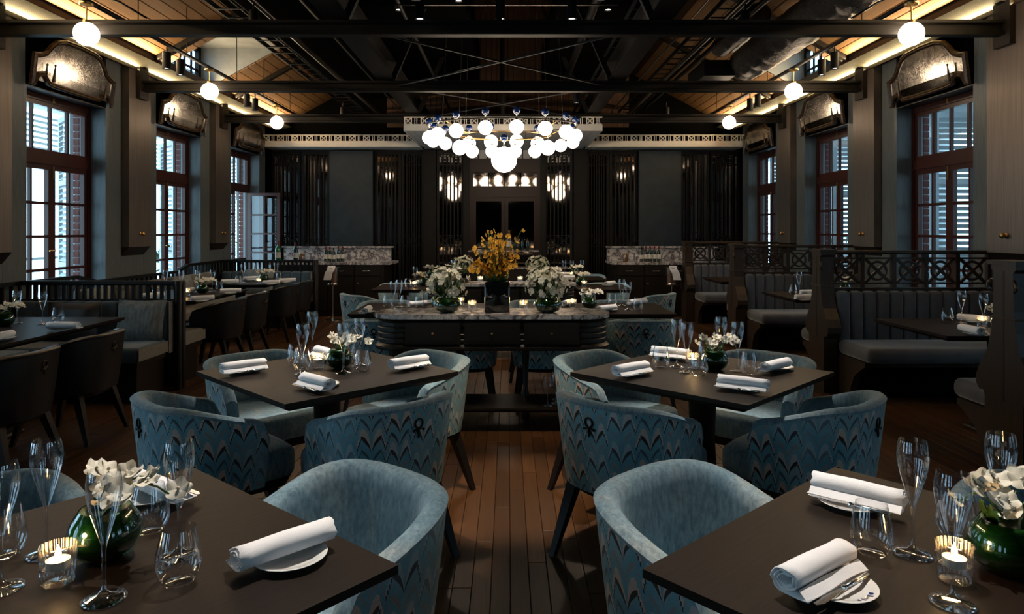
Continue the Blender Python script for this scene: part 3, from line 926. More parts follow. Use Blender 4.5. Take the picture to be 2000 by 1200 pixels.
for (x0_, x1_) in ((xa + .06, xm - .004), (xm + .004, xb2 - .06)):
    lf = MB()
    for (p, q, z0, z1) in ((x0_, x0_ + .06, .02, zc(385)), (x1_ - .06, x1_, .02, zc(385)), (x0_ + .06, x1_ - .06, zc(385) - .08, zc(385)), (x0_ + .06, x1_ - .06, .02, .3)):
        lf.box(p, q, 13.0, 13.05, z0, z1)
    lfo = lf.build('door_leaf', M_door, d1)
    MB().box(x0_ + .06, x1_ - .06, 13.02, 13.03, .3, zc(385) - .08).build('door_pane', M_dmirror, lfo)
    MB().tube([((x1_ - .03) if x0_ < xm - .1 else (x0_ + .03), 12.97, .95), ((x1_ - .03) if x0_ < xm - .1 else (x0_ + .03), 12.97, 1.25)], .01, 8).build('door_handle', M_brass, lfo)
MB().box(xa, xb2, 13.06, 13.09, 2.66, 2.95).build('overdoor_board', M_cornice, d1)
for i in range(9):
    x = xa + (xb2 - xa) * i / 8
    MB().box(x - .012, x + .012, 13.03, 13.06, 2.66, 2.95).build('overdoor_bar', M_dark, d1)
MB().box(xa, xb2, 12.99, 13.03, 2.66, 2.78).build('overdoor_rail', M_door, d1)

# ---------------------------------------------------------------- bar counters with marble and bottles
def bar_counter(x0_, x1_, what):
    t = thing('bar_counter', what, 'counter', ((x0_ + x1_) / 2, 11.7, 0))
    hw = (x1_ - x0_) / 2
    MB().box(-hw + .06, hw - .12, -.26, .5, 0, .86).build('cabinet', M_console, t)
    nd = 4
    for i in range(nd):
        a = -hw + .1 + i * (2 * hw - .26) / nd
        dr = MB().box(a, a + (2 * hw - .26) / nd - .02, -.28, -.26, .1, .66).build('cabinet_door', M_console, t)
        MB().sphere((a + .05, -.29, .55), .012, 8, 6).build('knob', M_brass, dr, True)
        dr = MB().box(a, a + (2 * hw - .26) / nd - .02, -.28, -.26, .68, .84).build('drawer', M_console, t)
        MB().tube([(a + .12, -.285, .76), (a + .14, -.30, .755), (a + .24, -.30, .755), (a + .26, -.285, .76)], .007, 6).build('cup_pull', M_silver, dr, True)
    r_ = .14
    pl = [(-hw, .5), (-hw, -.3)]
    for i in range(7):
        a = -PI / 2 + PI / 2 * i / 6; pl.append((hw - r_ + r_ * math.cos(a), -.3 + r_ + r_ * math.sin(a)))
    pl.append((hw, .5))
    MB().prism(pl, (.86, .90), 'z').build('marble_top', M_marble, t)
    MB().box(-hw + .02, hw - .12, .42, .5, .90, 1.125).build('marble_splashback', M_marble, t)
    MB().box(-hw + .0, hw - .08, .36, .5, 1.125, 1.15).build('marble_ledge', M_marble, t)
    gr = MB().tube([(-hw + .02, .4, 1.24), (hw - .1, .4, 1.24)], .004, 5).build('gallery_rail', M_black, t)
    pm = MB().tube([(0, 0, 0), (0, 0, .09)], .003, 5).mesh('rail_pin', M_black)
    k = int((2 * hw - .12) / .09)
    for i in range(k + 1): obj('rail_pin', pm, gr, (-hw + .02 + i * (2 * hw - .12) / k, .4, 1.15))
    return t
bar_counter(-3.95, -1.93, 'dark bar counter with veined marble top against the back wall, left of the doors')
bar_counter(1.72, 3.75, 'dark bar counter with veined marble top against the back wall, right of the doors')
bprof = [(.001, 0), (.036, 0), (.038, .006), (.038, .185), (.033, .205), (.017, .228), (.0145, .24), (.0145, .292), (.016, .293), (.016, .302), (.001, .302)]
def bottle(loc, mat, cap, what, where, sc_=1.0, lab=True):
    t = thing('wine_bottle', 'x', 'bottle', loc)
    MB().lathe(bprof, 16).build('bottle_glass', mat, t, True, angle=40)
    MB().lathe([(.0388, .06), (.0388, .145)], 16).build('paper_label', M_label, t, True) if lab else None
    if cap: MB().lathe([(.0152, .245), (.0155, .292), (.0168, .293), (.0168, .303), (.001, .304)], 14).build('capsule', cap, t, True)
    t.scale = (sc_, sc_, sc_)
    return reg(t, what, where, 'bottle')
def onbar(x, Y=11.62): return (bx_(x, Y), Y, .901)
bottle(onbar(543, 11.5), M_bottle2, M_capsule, 'large bright green wine bottle with white label', 'on the left bar counter', 1.15)
bottle(onbar(577, 11.5), M_bottle, M_capsule, 'dark wine bottle with cream label, standing alone', 'on the left bar counter', 1.08)
for x, s_ in ((636, .84), (644, .84), (652, .78), (660.5, .87), (669, .87)):
    bottle(onbar(x, 11.6 + .06 * (s_ > .86)), M_bottle, M_capsule if s_ > .8 else M_black, 'small dark wine bottle in the row', 'on the left bar counter', s_)
for x, s_ in ((1253, .80), (1261.5, .87), (1270, .88), (1278.5, .87), (1287, .86)):
    bottle(onbar(x, 11.6 + .06 * (s_ > .9)), M_bottle, M_capsule if s_ > .85 else M_black, 'dark wine bottle in the row', 'on the right bar counter', s_)
for x, nm in ((589, 'left'), (1222, 'right')):
    t = thing('amber_jar', f'small amber glass jar on the {nm} bar counter', 'jar', onbar(x, 11.55))
    MB().lathe([(.001, 0), (.045, 0), (.05, .01), (.05, .10), (.04, .115), (.04, .13), (.001, .13)], 14).build('jar_body', M_amber, t, True)
    MB().lathe([(.042, .128), (.042, .145), (.001, .147)], 14).build('lid', M_brass, t)
# service shelves between the doors and the flowers
t = thing('service_shelf', 'dark open sideboard with two marble shelves before the doors', 'sideboard', (RC, 12.25, 0))
for z, hw in ((1.055, .62), (.755, 1.15)):
    MB().box(-hw, hw, -.2, .2, z, z + .02).build('marble_shelf', M_marble, t)
for x in (-.6, .6):
    for y in (-.17, .17): MB().box(x - .02, x + .02, y - .02, y + .02, .775, 1.055).build('post', M_console, t)
MB().box(-1.1, 1.1, -.18, .2, 0, .755).build('cabinet', M_console, t)
bottle((bx_(994, 12.2), 12.2, 1.075), M_amber, M_brass, 'tall amber champagne bottle with gold foil', 'on the service shelf', 1.15)
for x in (1006, 1020, 1030, 958): bottle((bx_(x, 12.25), 12.25, 1.075), M_bottle, M_black, 'dark decanter bottle', 'on the upper service shelf', .75, False)
for x, nm in ((650, 'left'), (1312, 'right')):
    Y = 10.95; X0 = bx_(x, Y)
    t = thing('champagne_bucket_stand', f'silver champagne bucket on a tall pole stand by the {nm} bar counter', 'ice bucket', (X0, Y, 0))
    MB().lathe([(.001, 0), (.13, 0), (.13, .012), (.03, .03), (.012, .05), (.012, .54), (.10, .56), (.11, .575), (.10, .58), (.001, .58)], 18).build('stand', M_silver, t, True, angle=40)
    MB().lathe([(.001, .58), (.075, .58), (.085, .60), (.105, .84), (.112, .845), (.10, .84), (.08, .61), (.001, .60)], 20).build('bucket', M_silver, t, True, angle=40)
    n = thing('draped_napkin', f'white napkin draped over the {nm} champagne bucket', 'napkin', (X0, Y, 0))
    sgn = -1 if nm == 'left' else 1
    MB().grid([[(-.06 + .04 * i + (.012 * sgn * j if j > 2 else 0), -.115 - .004 * (j % 2) if j > 1 else -.02 + (-.05 * j), .87 - (max(0, j - 1) * .055)) for i in range(4)] for j in range(6)]).build('napkin_cloth', M_linen, n, True)

# ---------------------------------------------------------------- antique cartouche mirrors over the windows
half = [(.0, .02), (.30, .02), (.42, .03), (.50, .10), (.56, .085), (.60, .0), (.66, .0), (.66, .30), (.58, .315), (.50, .35), (.44, .42), (.36, .49), (.24, .525), (.0, .535)]
outl = half + [(-a, b_) for a, b_ in half[::-1][1:-1]]
def inset(p, d):
    n = len(p); out = []
    for i in range(n):
        a, b_, c = Vector(p[i - 1]), Vector(p[i]), Vector(p[(i + 1) % n])
        t1 = (b_ - a).normalized(); t2 = (c - b_).normalized()
        n_ = (Vector((-t1.y, t1.x)) + Vector((-t2.y, t2.x)))
        n_.normalize(); k = max(.55, n_.dot(Vector((-t1.y, t1.x))))
        out.append(tuple(b_ + n_ * d / k))
    return out
def mirror_proto():
    t = thing('cartouche_mirror', 'x', 'mirror')
    rings = [(outl, .0), (outl, .030), (inset(outl, .012), .040), (inset(outl, .024), .032), (inset(outl, .034), .037), (inset(outl, .046), .026), (inset(outl, .052), .018)]
    mb = MB(); n = len(outl)
    for p, h in rings: mb.v += [(h, a, b_) for a, b_ in p]
    for j in range(len(rings) - 1):
        mb.f += [(j * n + i, j * n + (i + 1) % n, (j + 1) * n + (i + 1) % n, (j + 1) * n + i) for i in range(n)]
    mb.build('mirror_frame', M_frame, t)
    MB().add([(.018, a, b_) for a, b_ in rings[-1][0]], [tuple(range(n))]).build('mirror_glass', M_mirror, t)
    pg = MB().lathe([(.001, .0), (.013, .0), (.016, .012), (.0135, .04), (.006, .125), (.004, .128), (.009, .136), (.010, .143), (.006, .150), (.001, .152)], 10).mesh('finial_peg', M_frame, True)
    for y in (-.40, .44):
        obj('finial_peg', pg, t, (.055, y, .07)).scale = (1, 1, 1.15)
    return t
mk = protos(mirror_proto)
for s, nm in ((-1, 'left'), (1, 'right')):
    for k in (3, 4, 5):
        o = mk((X(s, -.035), WINS[k], 2.80), 0 if s < 0 else PI)
        o.rotation_euler = (0, math.radians(7), 0 if s < 0 else PI)
        tag(o, f'antique foxed mirror in a carved arched frame above the {("nearest", "middle", "farthest")[k - 3]} {nm} window', 'mirror', 'cartouche mirrors above the windows')

# ---------------------------------------------------------------- lamps
def globe_proto():
    t = thing('globe_pendant', 'x', 'lamp')
    MB().sphere((0, 0, 0), .098, 28, 18).build('opal_globe', M_globe, t, True)
    MB().lathe([(.001, .097), (.03, .094), (.03, .115), (.006, .12), (.006, .235), (.05, .24), (.055, .25), (.055, .262), (.001, .265)], 16).build('stem', M_brass, t, True, angle=40)
    return t
gk = protos(globe_proto)
for s, x, nm in ((-1, -3.53, 'left'), (1, 3.38, 'right')):
    tk = struct('lamp_track', f'black lamp track on the {nm} side')
    MB().tube([(x, 1.5, 3.355), (x, 12.3, 3.355)], .022, 8).build('track_pipe', M_black, tk, True)
    for y in (3.0, 4.6, 6.6, 7.6, 9.0, 10.0, 11.2): MB().tube([(x, y, 3.36), (x, y, 4.3)], .005, 5).build('hanger_rod', M_black, tk)
    cur = MB().tube([(x, 5.7, 3.38), (x + .06 * -s, 5.75, 3.42), (x + .25 * -s, 5.85, 3.36), (x + .45 * -s, 5.9, 3.24)], .008, 6)
    cur.build('lamp_cable', M_black, tk, True)
    for k, y in enumerate((5.79, 8.18, 10.56)):
        o = gk((x, y, 3.075))
        tag(o, f'lit white globe pendant on the {("nearest", "middle", "farthest")[k]} beam, {nm} side of the room', 'lamp', 'globe pendants along the lamp tracks')
spot_n = [0]
def spot_body():
    t = thing('track_spotlight', 'x', 'spotlight')
    MB().lathe([(.001, .17), (.04, .17), (.042, .165), (.042, .0), (.036, .0), (.034, .012)], 18).build('housing', M_black, t, True, angle=40)
    MB().lathe([(.001, .012), (.034, .012)], 18).build('lens', M_spotled, t)
    MB().tube([(0, 0, .17), (0, 0, .25)], .008, 6).build('stem', M_black, t)
    return t
sk_ = protos(spot_body)
def spot(loc, target, power, ang=38, col=(1, .86, .68), blend=.7, what='black cylinder spotlight', where='above the tables', radius=.03):
    o = sk_(loc)
    reg(o, what, where, 'spotlight', 'cylinder spotlights')
    if power:
        d = bpy.data.lights.new('spot_beam', 'SPOT'); d.energy = power; d.spot_size = math.radians(ang); d.spot_blend = blend; d.color = col; d.shadow_soft_size = radius
        l = bpy.data.objects.new('spot_beam', d); COL.objects.link(l)
        v = Vector(target) - Vector(loc)
        l.location = Vector(loc) + Vector((0, 0, -.03)); l.rotation_euler = v.to_track_quat('-Z', 'Y').to_euler()
    return o

# ---------------------------------------------------------------- chandelier
CY0, CX0, CZ0 = 8.96, -.066, 2.79
ch = thing('globe_chandelier', 'oval ring chandelier of lit white globes topped with blue glass balls', 'chandelier', (CX0, CY0, CZ0))
def ell(a, b_, z, n=40): return [(a * math.cos(2 * PI * i / n), b_ * math.sin(2 * PI * i / n), z) for i in range(n)]
MB().tube(ell(.98, .60, 0), .009, 6, True).build('upper_ring', M_pipe, ch, True)
MB().tube(ell(.62, .40, -.135), .007, 6, True).build('lower_ring', M_brass, ch, True)
gl = {}
def cglobe(x, y, r_px, Yo, top=True):
    """pixel centre, pixel radius and depth relative to the centre"""
    Y = CY0 + Yo; p = wp(x, y, Y); r_ = r_px * Y / F
    k = round(r_, 3)
    if k not in gl:
        gl[k] = (MB().sphere((0, 0, 0), k, 24, 16).mesh('opal_globe', M_chand, True),
                 MB().sphere((0, 0, 0), .048, 16, 12).mesh('blue_ball', M_cobalt, True),
                 MB().lathe([(.001, k - .004), (.022, k - .01), (.024, k + .006), (.007, k + .012), (.007, k + .06), (.02, k + .065), (.02, k + .075), (.001, k + .078)], 12).mesh('globe_cap', M_silver, True))
    c = p - Vector((CX0, CY0, CZ0))
    g = obj('opal_globe', gl[k][0], ch, c)
    obj('globe_cap', gl[k][2], g)
    if top: obj('blue_ball', gl[k][1], g, (0, 0, k + .115))
def yo(x, b_=.60, a=150): return b_ * math.sqrt(max(0, 1 - ((x - 982) / a) ** 2))
for x, y in ((855, 263), (891, 255.5), (948, 249.5), (1009, 248), (1065, 251), (1106, 258)): cglobe(x, y, 14.2, -yo(x))
for x, y in ((838, 269), (1124, 265)): cglobe(x, y, 13.2, .0)
for x, y, r_ in ((870, 280.5, 12.4), (916, 280, 13.2), (959, 277, 13.6), (1009, 276, 13.6), (1050, 280, 13.2), (1095, 284.5, 12.2), (1119, 278, 12.2), (846, 276, 12.2)): cglobe(x, y, r_, yo(x), y < 279 or x in (870, 916, 1050))
for x, y, r_, Yo in ((898, 288.5, 14.6, -.25), (922, 296, 12.6, .2), (961, 296, 12.6, .33), (1006, 296, 12.6, .33), (1045, 296, 12.6, .2), (1070, 289, 14.6, -.25)): cglobe(x, y, r_, Yo, False)
cglobe(984.5, 312, 25.0, 0.0)
cb = MB()
for dx, dy in ((-.75, -.35), (-.45, -.5), (.45, -.5), (.75, -.35), (-.6, .42), (.6, .42)):
    MB().tube([(dx, dy, 0), (dx * .92, dy * .9, 1.315)], .0035, 5).build('suspension_wire', M_cable, ch)
cb.tube([(0, 0, -.2), (-.62, 0, -.135)], .005, 5).tube([(0, 0, -.2), (.62, 0, -.135)], .005, 5)
for a in (.6, 2.2, 3.9, 5.5): cb.tube([(.62 * math.cos(a), .4 * math.sin(a), -.135), (.98 * math.cos(a), .6 * math.sin(a), 0)], .005, 5)
cb.build('ring_braces', M_brass, ch)

# ================================================================ FURNITURE
TZ = .75
def face(dx, dy): return math.atan2(-dx, dy)
# ---------------------------------------------------------------- barrel chair
def chair_path():
    pts = [(-.295, .14 - .032 * i) for i in range(5)]
    n = 26
    for i in range(n + 1):
        a = PI + PI * i / n; c, s_ = math.cos(a), math.sin(a); e = 2 / 2.7
        pts.append((.295 * math.copysign(abs(c) ** e, c), -.02 + .285 * math.copysign(abs(s_) ** e, s_)))
    pts += [(.295, -.02 + .032 * (i + 1)) for i in range(5)]
    return [Vector(p) for p in pts]
CP = chair_path()
CL = [0.0]
for i in range(1, len(CP)): CL.append(CL[-1] + (CP[i] - CP[i - 1]).length)
CN = []
for i in range(len(CP)):
    d = (CP[min(i + 1, len(CP) - 1)] - CP[max(i - 1, 0)]).normalized(); CN.append(Vector((-d.y, d.x)))   # inward
def chair_ztop(i):
    f = min(1, max(0, (CP[i].y + .28) / .42)); f = f * f * (3 - 2 * f)
    z = .725 - .095 * f
    e = min(CL[i], CL[-1] - CL[i]); R_ = .075
    if e < R_: z -= R_ * (1 - math.sqrt(max(0, 1 - (1 - e / R_) ** 2)))
    return z
ZB0 = .335
def csc(z): return .855 + .145 * max(0, min(1, (z - ZB0) / .39)) ** .85
def cpt(i, off, z):
    p = CP[i] * csc(z) + CN[i] * off
    return (p.x, p.y, z)
def chair_meshes(m_out, m_in, tagname):
    n = len(CP)
    # outside
    mb = MB(); uv = []
    R_ = 7
    rows = []
    for j in range(R_):
        row = []
        for i in range(n):
            zt = chair_ztop(i) - .024; z = ZB0 + (zt - ZB0) * j / (R_ - 1)
            row.append(cpt(i, 0, z)); uv.append((CL[i], z))
        rows.append(row)
    mb.grid(rows)
    outer = mb.mesh('outer_shell', m_out, True, uv)
    prof = [(0, -.024), (-.003, -.012), (.008, -.003), (.028, .001), (.048, -.003), (.060, -.016), (.064, -.05)]
    mb = MB(); rows = []
    for off, dz in prof: rows.append([cpt(i, off, chair_ztop(i) + dz) for i in range(n)])
    for z in (.50, .40): rows.append([cpt(i, .064, min(z, chair_ztop(i) - .06)) for i in range(n)])
    mb.grid(rows)
    for i in (0, n - 1):
        ring = [cpt(i, 0, ZB0 + (chair_ztop(i) - .024 - ZB0) * j / 4) for j in range(4)] + [r_[i] for r_ in rows] + [cpt(i, .064, ZB0)]
        mb.add(ring, [tuple(range(len(ring)))])
    inner = mb.mesh('inner_back', m_in, True, None, 50)
    # seat cushion
    pl = []
    for i in range(n):
        if CP[i].y < .10: p = CP[i] * .90; pl.append((p.x * .88, p.y * .80))
    fr = [(.238, .20), (.225, .262), (.19, .292), (.10, .302), (0, .305), (-.10, .302), (-.19, .292), (-.225, .262), (-.238, .20)]
    pl = pl + fr
    mb = MB(); m_ = len(pl); cen = Vector((0, .02))
    lev = [(.345, .95), (.352, .99), (.375, 1.0), (.43, 1.0), (.452, .985), (.463, .95), (.468, .85), (.470, .5)]
    for z, k in lev: mb.v += [(cen.x + (a - cen.x) * k, cen.y + (b_ - cen.y) * k, z) for a, b_ in pl]
    for j in range(len(lev) - 1): mb.f += [(j * m_ + i, j * m_ + (i + 1) % m_, (j + 1) * m_ + (i + 1) % m_, (j + 1) * m_ + i) for i in range(m_)]
    mb.f.append(tuple((len(lev) - 1) * m_ + i for i in range(m_))); mb.f.append(tuple(range(m_))[::-1])
    seat = mb.mesh('seat_cushion', m_in, True, None, 50)
    mb = MB()
    lev = [(.30, .90), (.342, .97)]
    for z, k in lev: mb.v += [(a * k, b_ * k if b_ > 0 else b_ * 1.08 * k, z) for a, b_ in pl]
    mb.f += [(i, (i + 1) % m_, m_ + (i + 1) % m_, m_ + i) for i in range(m_)] + [tuple(range(m_))[::-1], tuple(range(m_, 2 * m_))]
    frame = mb.mesh('seat_frame', M_leg)
    legs = []
    for sx in (-1, 1):
        for sy in (-1, 1):
            a = Vector((sx * .185, .17 if sy > 0 else -.155, .33)); b_ = Vector((sx * .235, .245 if sy > 0 else -.255, 0))
            mb = MB()
            for p, w in ((a, .026), (b_, .013)):
                mb.v += [(p.x - w, p.y - w, p.z), (p.x + w, p.y - w, p.z), (p.x + w, p.y + w, p.z), (p.x - w, p.y + w, p.z)]
            mb.f += [(0, 1, 5, 4), (1, 2, 6, 5), (2, 3, 7, 6), (3, 0, 4, 7), (3, 2, 1, 0), (4, 5, 6, 7)]
            legs.append(mb.mesh('leg', M_leg))
    yb = -(.02 + .285) * csc(.62) - .004
    mb = MB().tube([(.019 * math.cos(i * PI / 8), yb - .001, .640 + .019 * math.sin(i * PI / 8)) for i in range(16)], .0042, 6, True)
    mb.tube([(-.024, yb, .612), (-.012, yb, .616), (0, yb, .617), (.012, yb, .616), (.024, yb, .612)], .0042, 6).tube([(0, yb, .621), (0, yb + .001, .580)], .0042, 6)
    mb.sphere((-.024, yb, .612), .006, 6, 5).sphere((.024, yb, .612), .006, 6, 5)
    return outer, inner, seat, frame, legs, mb
def chair_builder(m_out, m_in, m_emb, nm):
    st = {}
    def build():
        outer, inner, seat, frame, legs, emb = chair_meshes(m_out, m_in, nm)
        t = thing(nm, 'x', 'chair')
        sh = obj('outer_shell', outer, t)
        obj('ring_emblem', emb.mesh('ring_emblem', m_emb, True), sh)
        obj('inner_back', inner, t); obj('seat_cushion', seat, t); obj('seat_frame', frame, t)
        for l in legs: obj('leg', l, t)
        return t
    return protos(build)
teal_chair = chair_builder(M_weave, M_teal, M_black, 'barrel_chair')
dark_chair = chair_builder(M_leather, M_leather, M_frame, 'leather_barrel_chair')
GT = 'teal barrel chairs'
TR = 'teal barrel chair'
def tchair(x, y, dx, dy, label):
    o = teal_chair((x, y, 0), face(dx, dy)); tag(o, label, 'chair', GT); return o
def dchair(x, y, dx, dy, label):
    o = dark_chair((x, y, 0), face(dx, dy)); tag(o, label, 'chair', 'dark leather barrel chairs'); return o
# front tables
n1 = Vector((.6468, .7627)); n2 = Vector((-.7627, .6468))
tchair(-.49, 1.82, -n1.x, -n1.y, 'large teal barrel chair seen into its seat, right of the front left table')
tchair(-1.36, 1.74, -n2.x, -n2.y, 'teal barrel chair cut by the left edge, behind the front left table')
m1 = Vector((-.6665, .7455)); m2 = Vector((.7455, .6665))
tchair(.56, 1.82, -m1.x, -m1.y, 'large teal barrel chair seen into its seat, left of the front right table')
tchair(1.41, 1.73, -m2.x, -m2.y, 'teal barrel chair cut by the right edge, behind the front right table')
q = .7071
for (x, y, dx, dy, w) in ((-1.30, 3.04, q, q, 'front left side'), (-.575, 3.04, -q, q, 'front right side'), (-1.33, 3.80, q, -q, 'back left side'), (-.54, 3.80, -q, -q, 'back right side')):
    tchair(x, y, dx, dy, f'{TR} on the {w} of the middle left table')
for (x, y, dx, dy, w) in ((.543, 3.05, q, q, 'front left side'), (1.31, 3.05, -q, q, 'front right side'), (.58, 3.80, q, -q, 'back left side'), (1.35, 3.80, -q, -q, 'back right side')):
    tchair(x, y, dx, dy, f'{TR} on the {w} of the middle right table')
for x, w in ((-1.05, 'leftmost'), (-.35, 'second from left'), (.30, 'third from left'), (1.08, 'rightmost')):
    tchair(x, 5.70, 0, 1, f'teal barrel chair with its back to us, {w} behind the near marble console')
for x, w in ((-1.2, 'left'), (.26, 'middle'), (1.08, 'right')):
    tchair(x, 6.72, 0, -1, f'{w} of three teal barrel chairs facing us across the near long tables')
tchair(-1.56, 7.78, .75, .65, 'zigzag teal barrel chair left of the far left small table')
tchair(1.58, 7.86, -.75, .65, 'zigzag teal barrel chair right of the far right small table')
tchair(-1.40, 9.02, .2, -1, 'pale teal barrel chair behind the far left small table')
tchair(1.30, 9.05, -.2, -1, 'pale teal barrel chair behind the far right small table')
tchair(-1.10, 10.95, .2, -1, 'teal barrel chair at the farthest left table before the bar')
tchair(1.25, 10.9, -.2, -1, 'teal barrel chair at the farthest right table before the bar')
# booth chairs on the left
for y, w in ((4.08, 'nearer'), (4.80, 'farther')):
    dchair(-3.03, y, -1, 0, f'black leather barrel chair, the {w} of two at the nearest left booth table')
for y, w in ((7.17, 'first'), (7.86, 'second'), (9.04, 'third'), (9.68, 'fourth')):
    dchair(-3.05, y, -1, 0, f'black leather barrel chair, {w} of four along the far left booth tables')

# ---------------------------------------------------------------- tables
def slab(mb, hx, hy, z):
    lv = [(z, hx, hy), (z - .018, hx, hy), (z - .040, hx - .035, hy - .035)]
    for zz, a, b_ in lv: mb.v += [(-a, -b_, zz), (a, -b_, zz), (a, b_, zz), (-a, b_, zz)]
    mb.f += [(0, 1, 2, 3), (11, 10, 9, 8)] + [(j * 4 + i, j * 4 + (i + 1) % 4, j * 4 + 4 + (i + 1) % 4, j * 4 + 4 + i) for j in range(2) for i in range(4)]
    return mb
def table(x, y, sx, sy, rot, name, label, group, peds=((0, 0),), bs=.15):
    t = thing(name, label, 'table', (x, y, 0), rot, group)
    slab(MB(), sx / 2, sy / 2, TZ).build('table_top', M_table, t)
    for a, b_ in peds:
        MB().lathe([(.085, .03), (.075, .12), (.058, .45), (.070, .70), (.12, .713)], 20, (a, b_, 0)).build('pedestal', M_dark, t, True)
        MB().rbox(a - bs, a + bs, b_ - .15, b_ + .15, .0, .03, .012).build('base_plate', M_dark, t)
    return t
S = .895
table(-.853, 1.352, S, S, math.atan2(n1.y, n1.x), 'dining_table', 'front left dark oak square table with glassware, cut by the frame', 'square dining tables')
table(.902, 1.352, S, S, math.atan2(m2.y, m2.x), 'dining_table', 'front right dark oak square table with glassware, cut by the frame', 'square dining tables')
table(-.871, 3.332, S, S, PI / 4, 'dining_table', 'middle left dark oak square table set for four, turned cornerwise', 'square dining tables')
table(.932, 3.314, S, S, PI / 4, 'dining_table', 'middle right dark oak square table set for four, turned cornerwise', 'square dining tables')
table(-.71, 6.02, 1.18, .83, 0, 'dining_table', 'left dark table right behind the near marble console', 'tables along the consoles', bs=.1)
table(.765, 6.02, 1.21, .83, 0, 'dining_table', 'right dark table right behind the near marble console', 'tables along the consoles', bs=.1)
table(-1.26, 8.32, .62, .83, 0, 'dining_table', 'small dark table left of the far marble console', 'tables along the consoles')
table(1.12, 8.32, .62, .83, 0, 'dining_table', 'small dark table right of the far marble console', 'tables along the consoles')
table(-.98, 9.82, .75, .8, 0, 'dining_table', 'farthest dark table left of the doors', 'tables along the consoles')
table(.98, 9.82, .75, .8, 0, 'dining_table', 'farthest dark table right of the doors', 'tables along the consoles')
table(-3.42, 4.75, .84, 1.32, 0, 'booth_table', 'long dark table in the nearest left window booth', 'left booth tables', ((-.15, 0),))
table(-3.42, 7.30, .84, 1.30, 0, 'booth_table', 'nearer dark table in the far left window booth', 'left booth tables', ((-.15, 0),))
table(-3.42, 9.22, .84, 1.20, 0, 'booth_table', 'farther dark table in the far left window booth', 'left booth tables', ((-.15, 0),))
table(3.46, 4.88, 1.28, .88, 0, 'booth_table', 'dark table in the nearest right velvet booth', 'right booth tables')
table(3.46, 7.23, 1.28, .88, 0, 'booth_table', 'dark table in the middle right velvet booth', 'right booth tables')
table(3.46, 9.58, 1.28, .88, 0, 'booth_table', 'dark table in the farthest right velvet booth', 'right booth tables')

# ---------------------------------------------------------------- marble consoles
def stadium(hx, hy, r_, n=8):
    pl = []
    for cx_, cy_, a0 in ((hx - r_, hy - r_, 0), (-hx + r_, hy - r_, 90), (-hx + r_, -hy + r_, 180), (hx - r_, -hy + r_, 270)):
        for i in range(n + 1):
            a = math.radians(a0 + 90 * i / n); pl.append((cx_ + r_ * math.cos(a), cy_ + r_ * math.sin(a)))
    return pl
def console(x, y, label):
    t = thing('marble_console', label, 'console', (x, y, 0))
    hx, hy = .86, .225
    MB().prism(stadium(hx, hy, .2), (.80, .83), 'z').build('marble_top', M_marble, t)
    mb = MB()
    lv = [(.575, -.01), (.585, -.004), (.600, -.004), (.612, -.022)]
    for i in range(4): z = .62 + i * .04; lv += [(z, -.03), (z + .006, -.024), (z + .03, -.024), (z + .036, -.03)]
    lv += [(.785, -.022), (.80, -.015)]
    m_ = None
    for z, o in lv:
        pl = stadium(hx + o, hy + o, .2 + o); m_ = len(pl); mb.v += [(a, b_, z) for a, b_ in pl]
    for j in range(len(lv) - 1): mb.f += [(j * m_ + i, j * m_ + (i + 1) % m_, (j + 1) * m_ + (i + 1) % m_, (j + 1) * m_ + i) for i in range(m_)]
    mb.f += [tuple(range(m_))[::-1], tuple(range((len(lv) - 1) * m_, len(lv) * m_))]
    mb.build('apron', M_console, t)
    for i in range(3):
        a = -.62 + i * .42
        d = MB().box(a + .01, a + .40, -hy - .0, -hy + .03, .625, .775).box(a + .04, a + .37, -hy - .006, -hy, .65, .75).build('drawer', M_console, t)
        MB().sphere((a + .205, -hy - .014, .70), .009, 8, 6).build('knob', M_brass, d, True)
    lg = MB().lathe([(.028, 0), (.032, .03), (.022, .06), (.026, .12), (.026, .19), (.018, .22), (.024, .4), (.030, .52), (.036, .55), (.036, .58)], 12).mesh('leg', M_console, True)
    for a in (-.70, -.25, .25, .70):
        for b_ in (-.15, .15): 
            if abs(a) < .5 and b_ < 0: continue
            obj('leg', lg, t, (a, b_, 0))
    MB().rbox(-hx + .06, hx - .06, -hy, hy, .14, .17, .012).build('lower_shelf', M_table, t)
    return t
console(-.116, 5.105, 'near dark carved console with veined marble top and flower vases')
console(-.08, 7.935, 'far dark carved console with veined marble top, behind the near one')

# ---------------------------------------------------------------- left window booths
BX = -4.25
def cushion_box(name, x0, x1, y0, y1, z0, z1, mat, parent, r_=.03):
    return MB().rbox(x0, x1, y0, y1, z0, z1, r_, None, 3).build(name, mat, parent, True)
def divider(y, label, xr=-2.93, near=True, far=True):
    t = thing('baluster_divider', label, 'railing', ((xr + BX) / 2, y, 0))
    x0, x1 = BX - .135 - t.location.x, xr - t.location.x
    MB().rbox(x0, x1, -.04, .04, .935, .975, .012).build('top_rail', M_black, t)
    MB().box(x0, x1, -.025, .025, .785, .81).build('bottom_rail', M_black, t)
    MB().box(x0, x1 - .03, -.03, .03, .02, .79).build('panel', M_dark, t)
    MB().lathe([(.03, 0), (.03, .96), (.02, .975)], 14, (x1 - .02, .03, 0)).lathe([(.03, 0), (.03, .96), (.02, .975)], 14, (x1 - .02, -.045, 0)).build('post', M_black, t, True)
    bm_ = MB().box(-.0125, .0125, -.0125, .0125, .81, .936).mesh('baluster', M_black)
    n = int((x1 - x0) / .062)
    for i in range(1, n): obj('baluster', bm_, t, (x0 + (x1 - x0) * i / n, 0, 0))
    return t
divider(6.23, 'black baluster rail dividing the two left window booths')
divider(10.62, 'black baluster rail at the far end of the left booths')
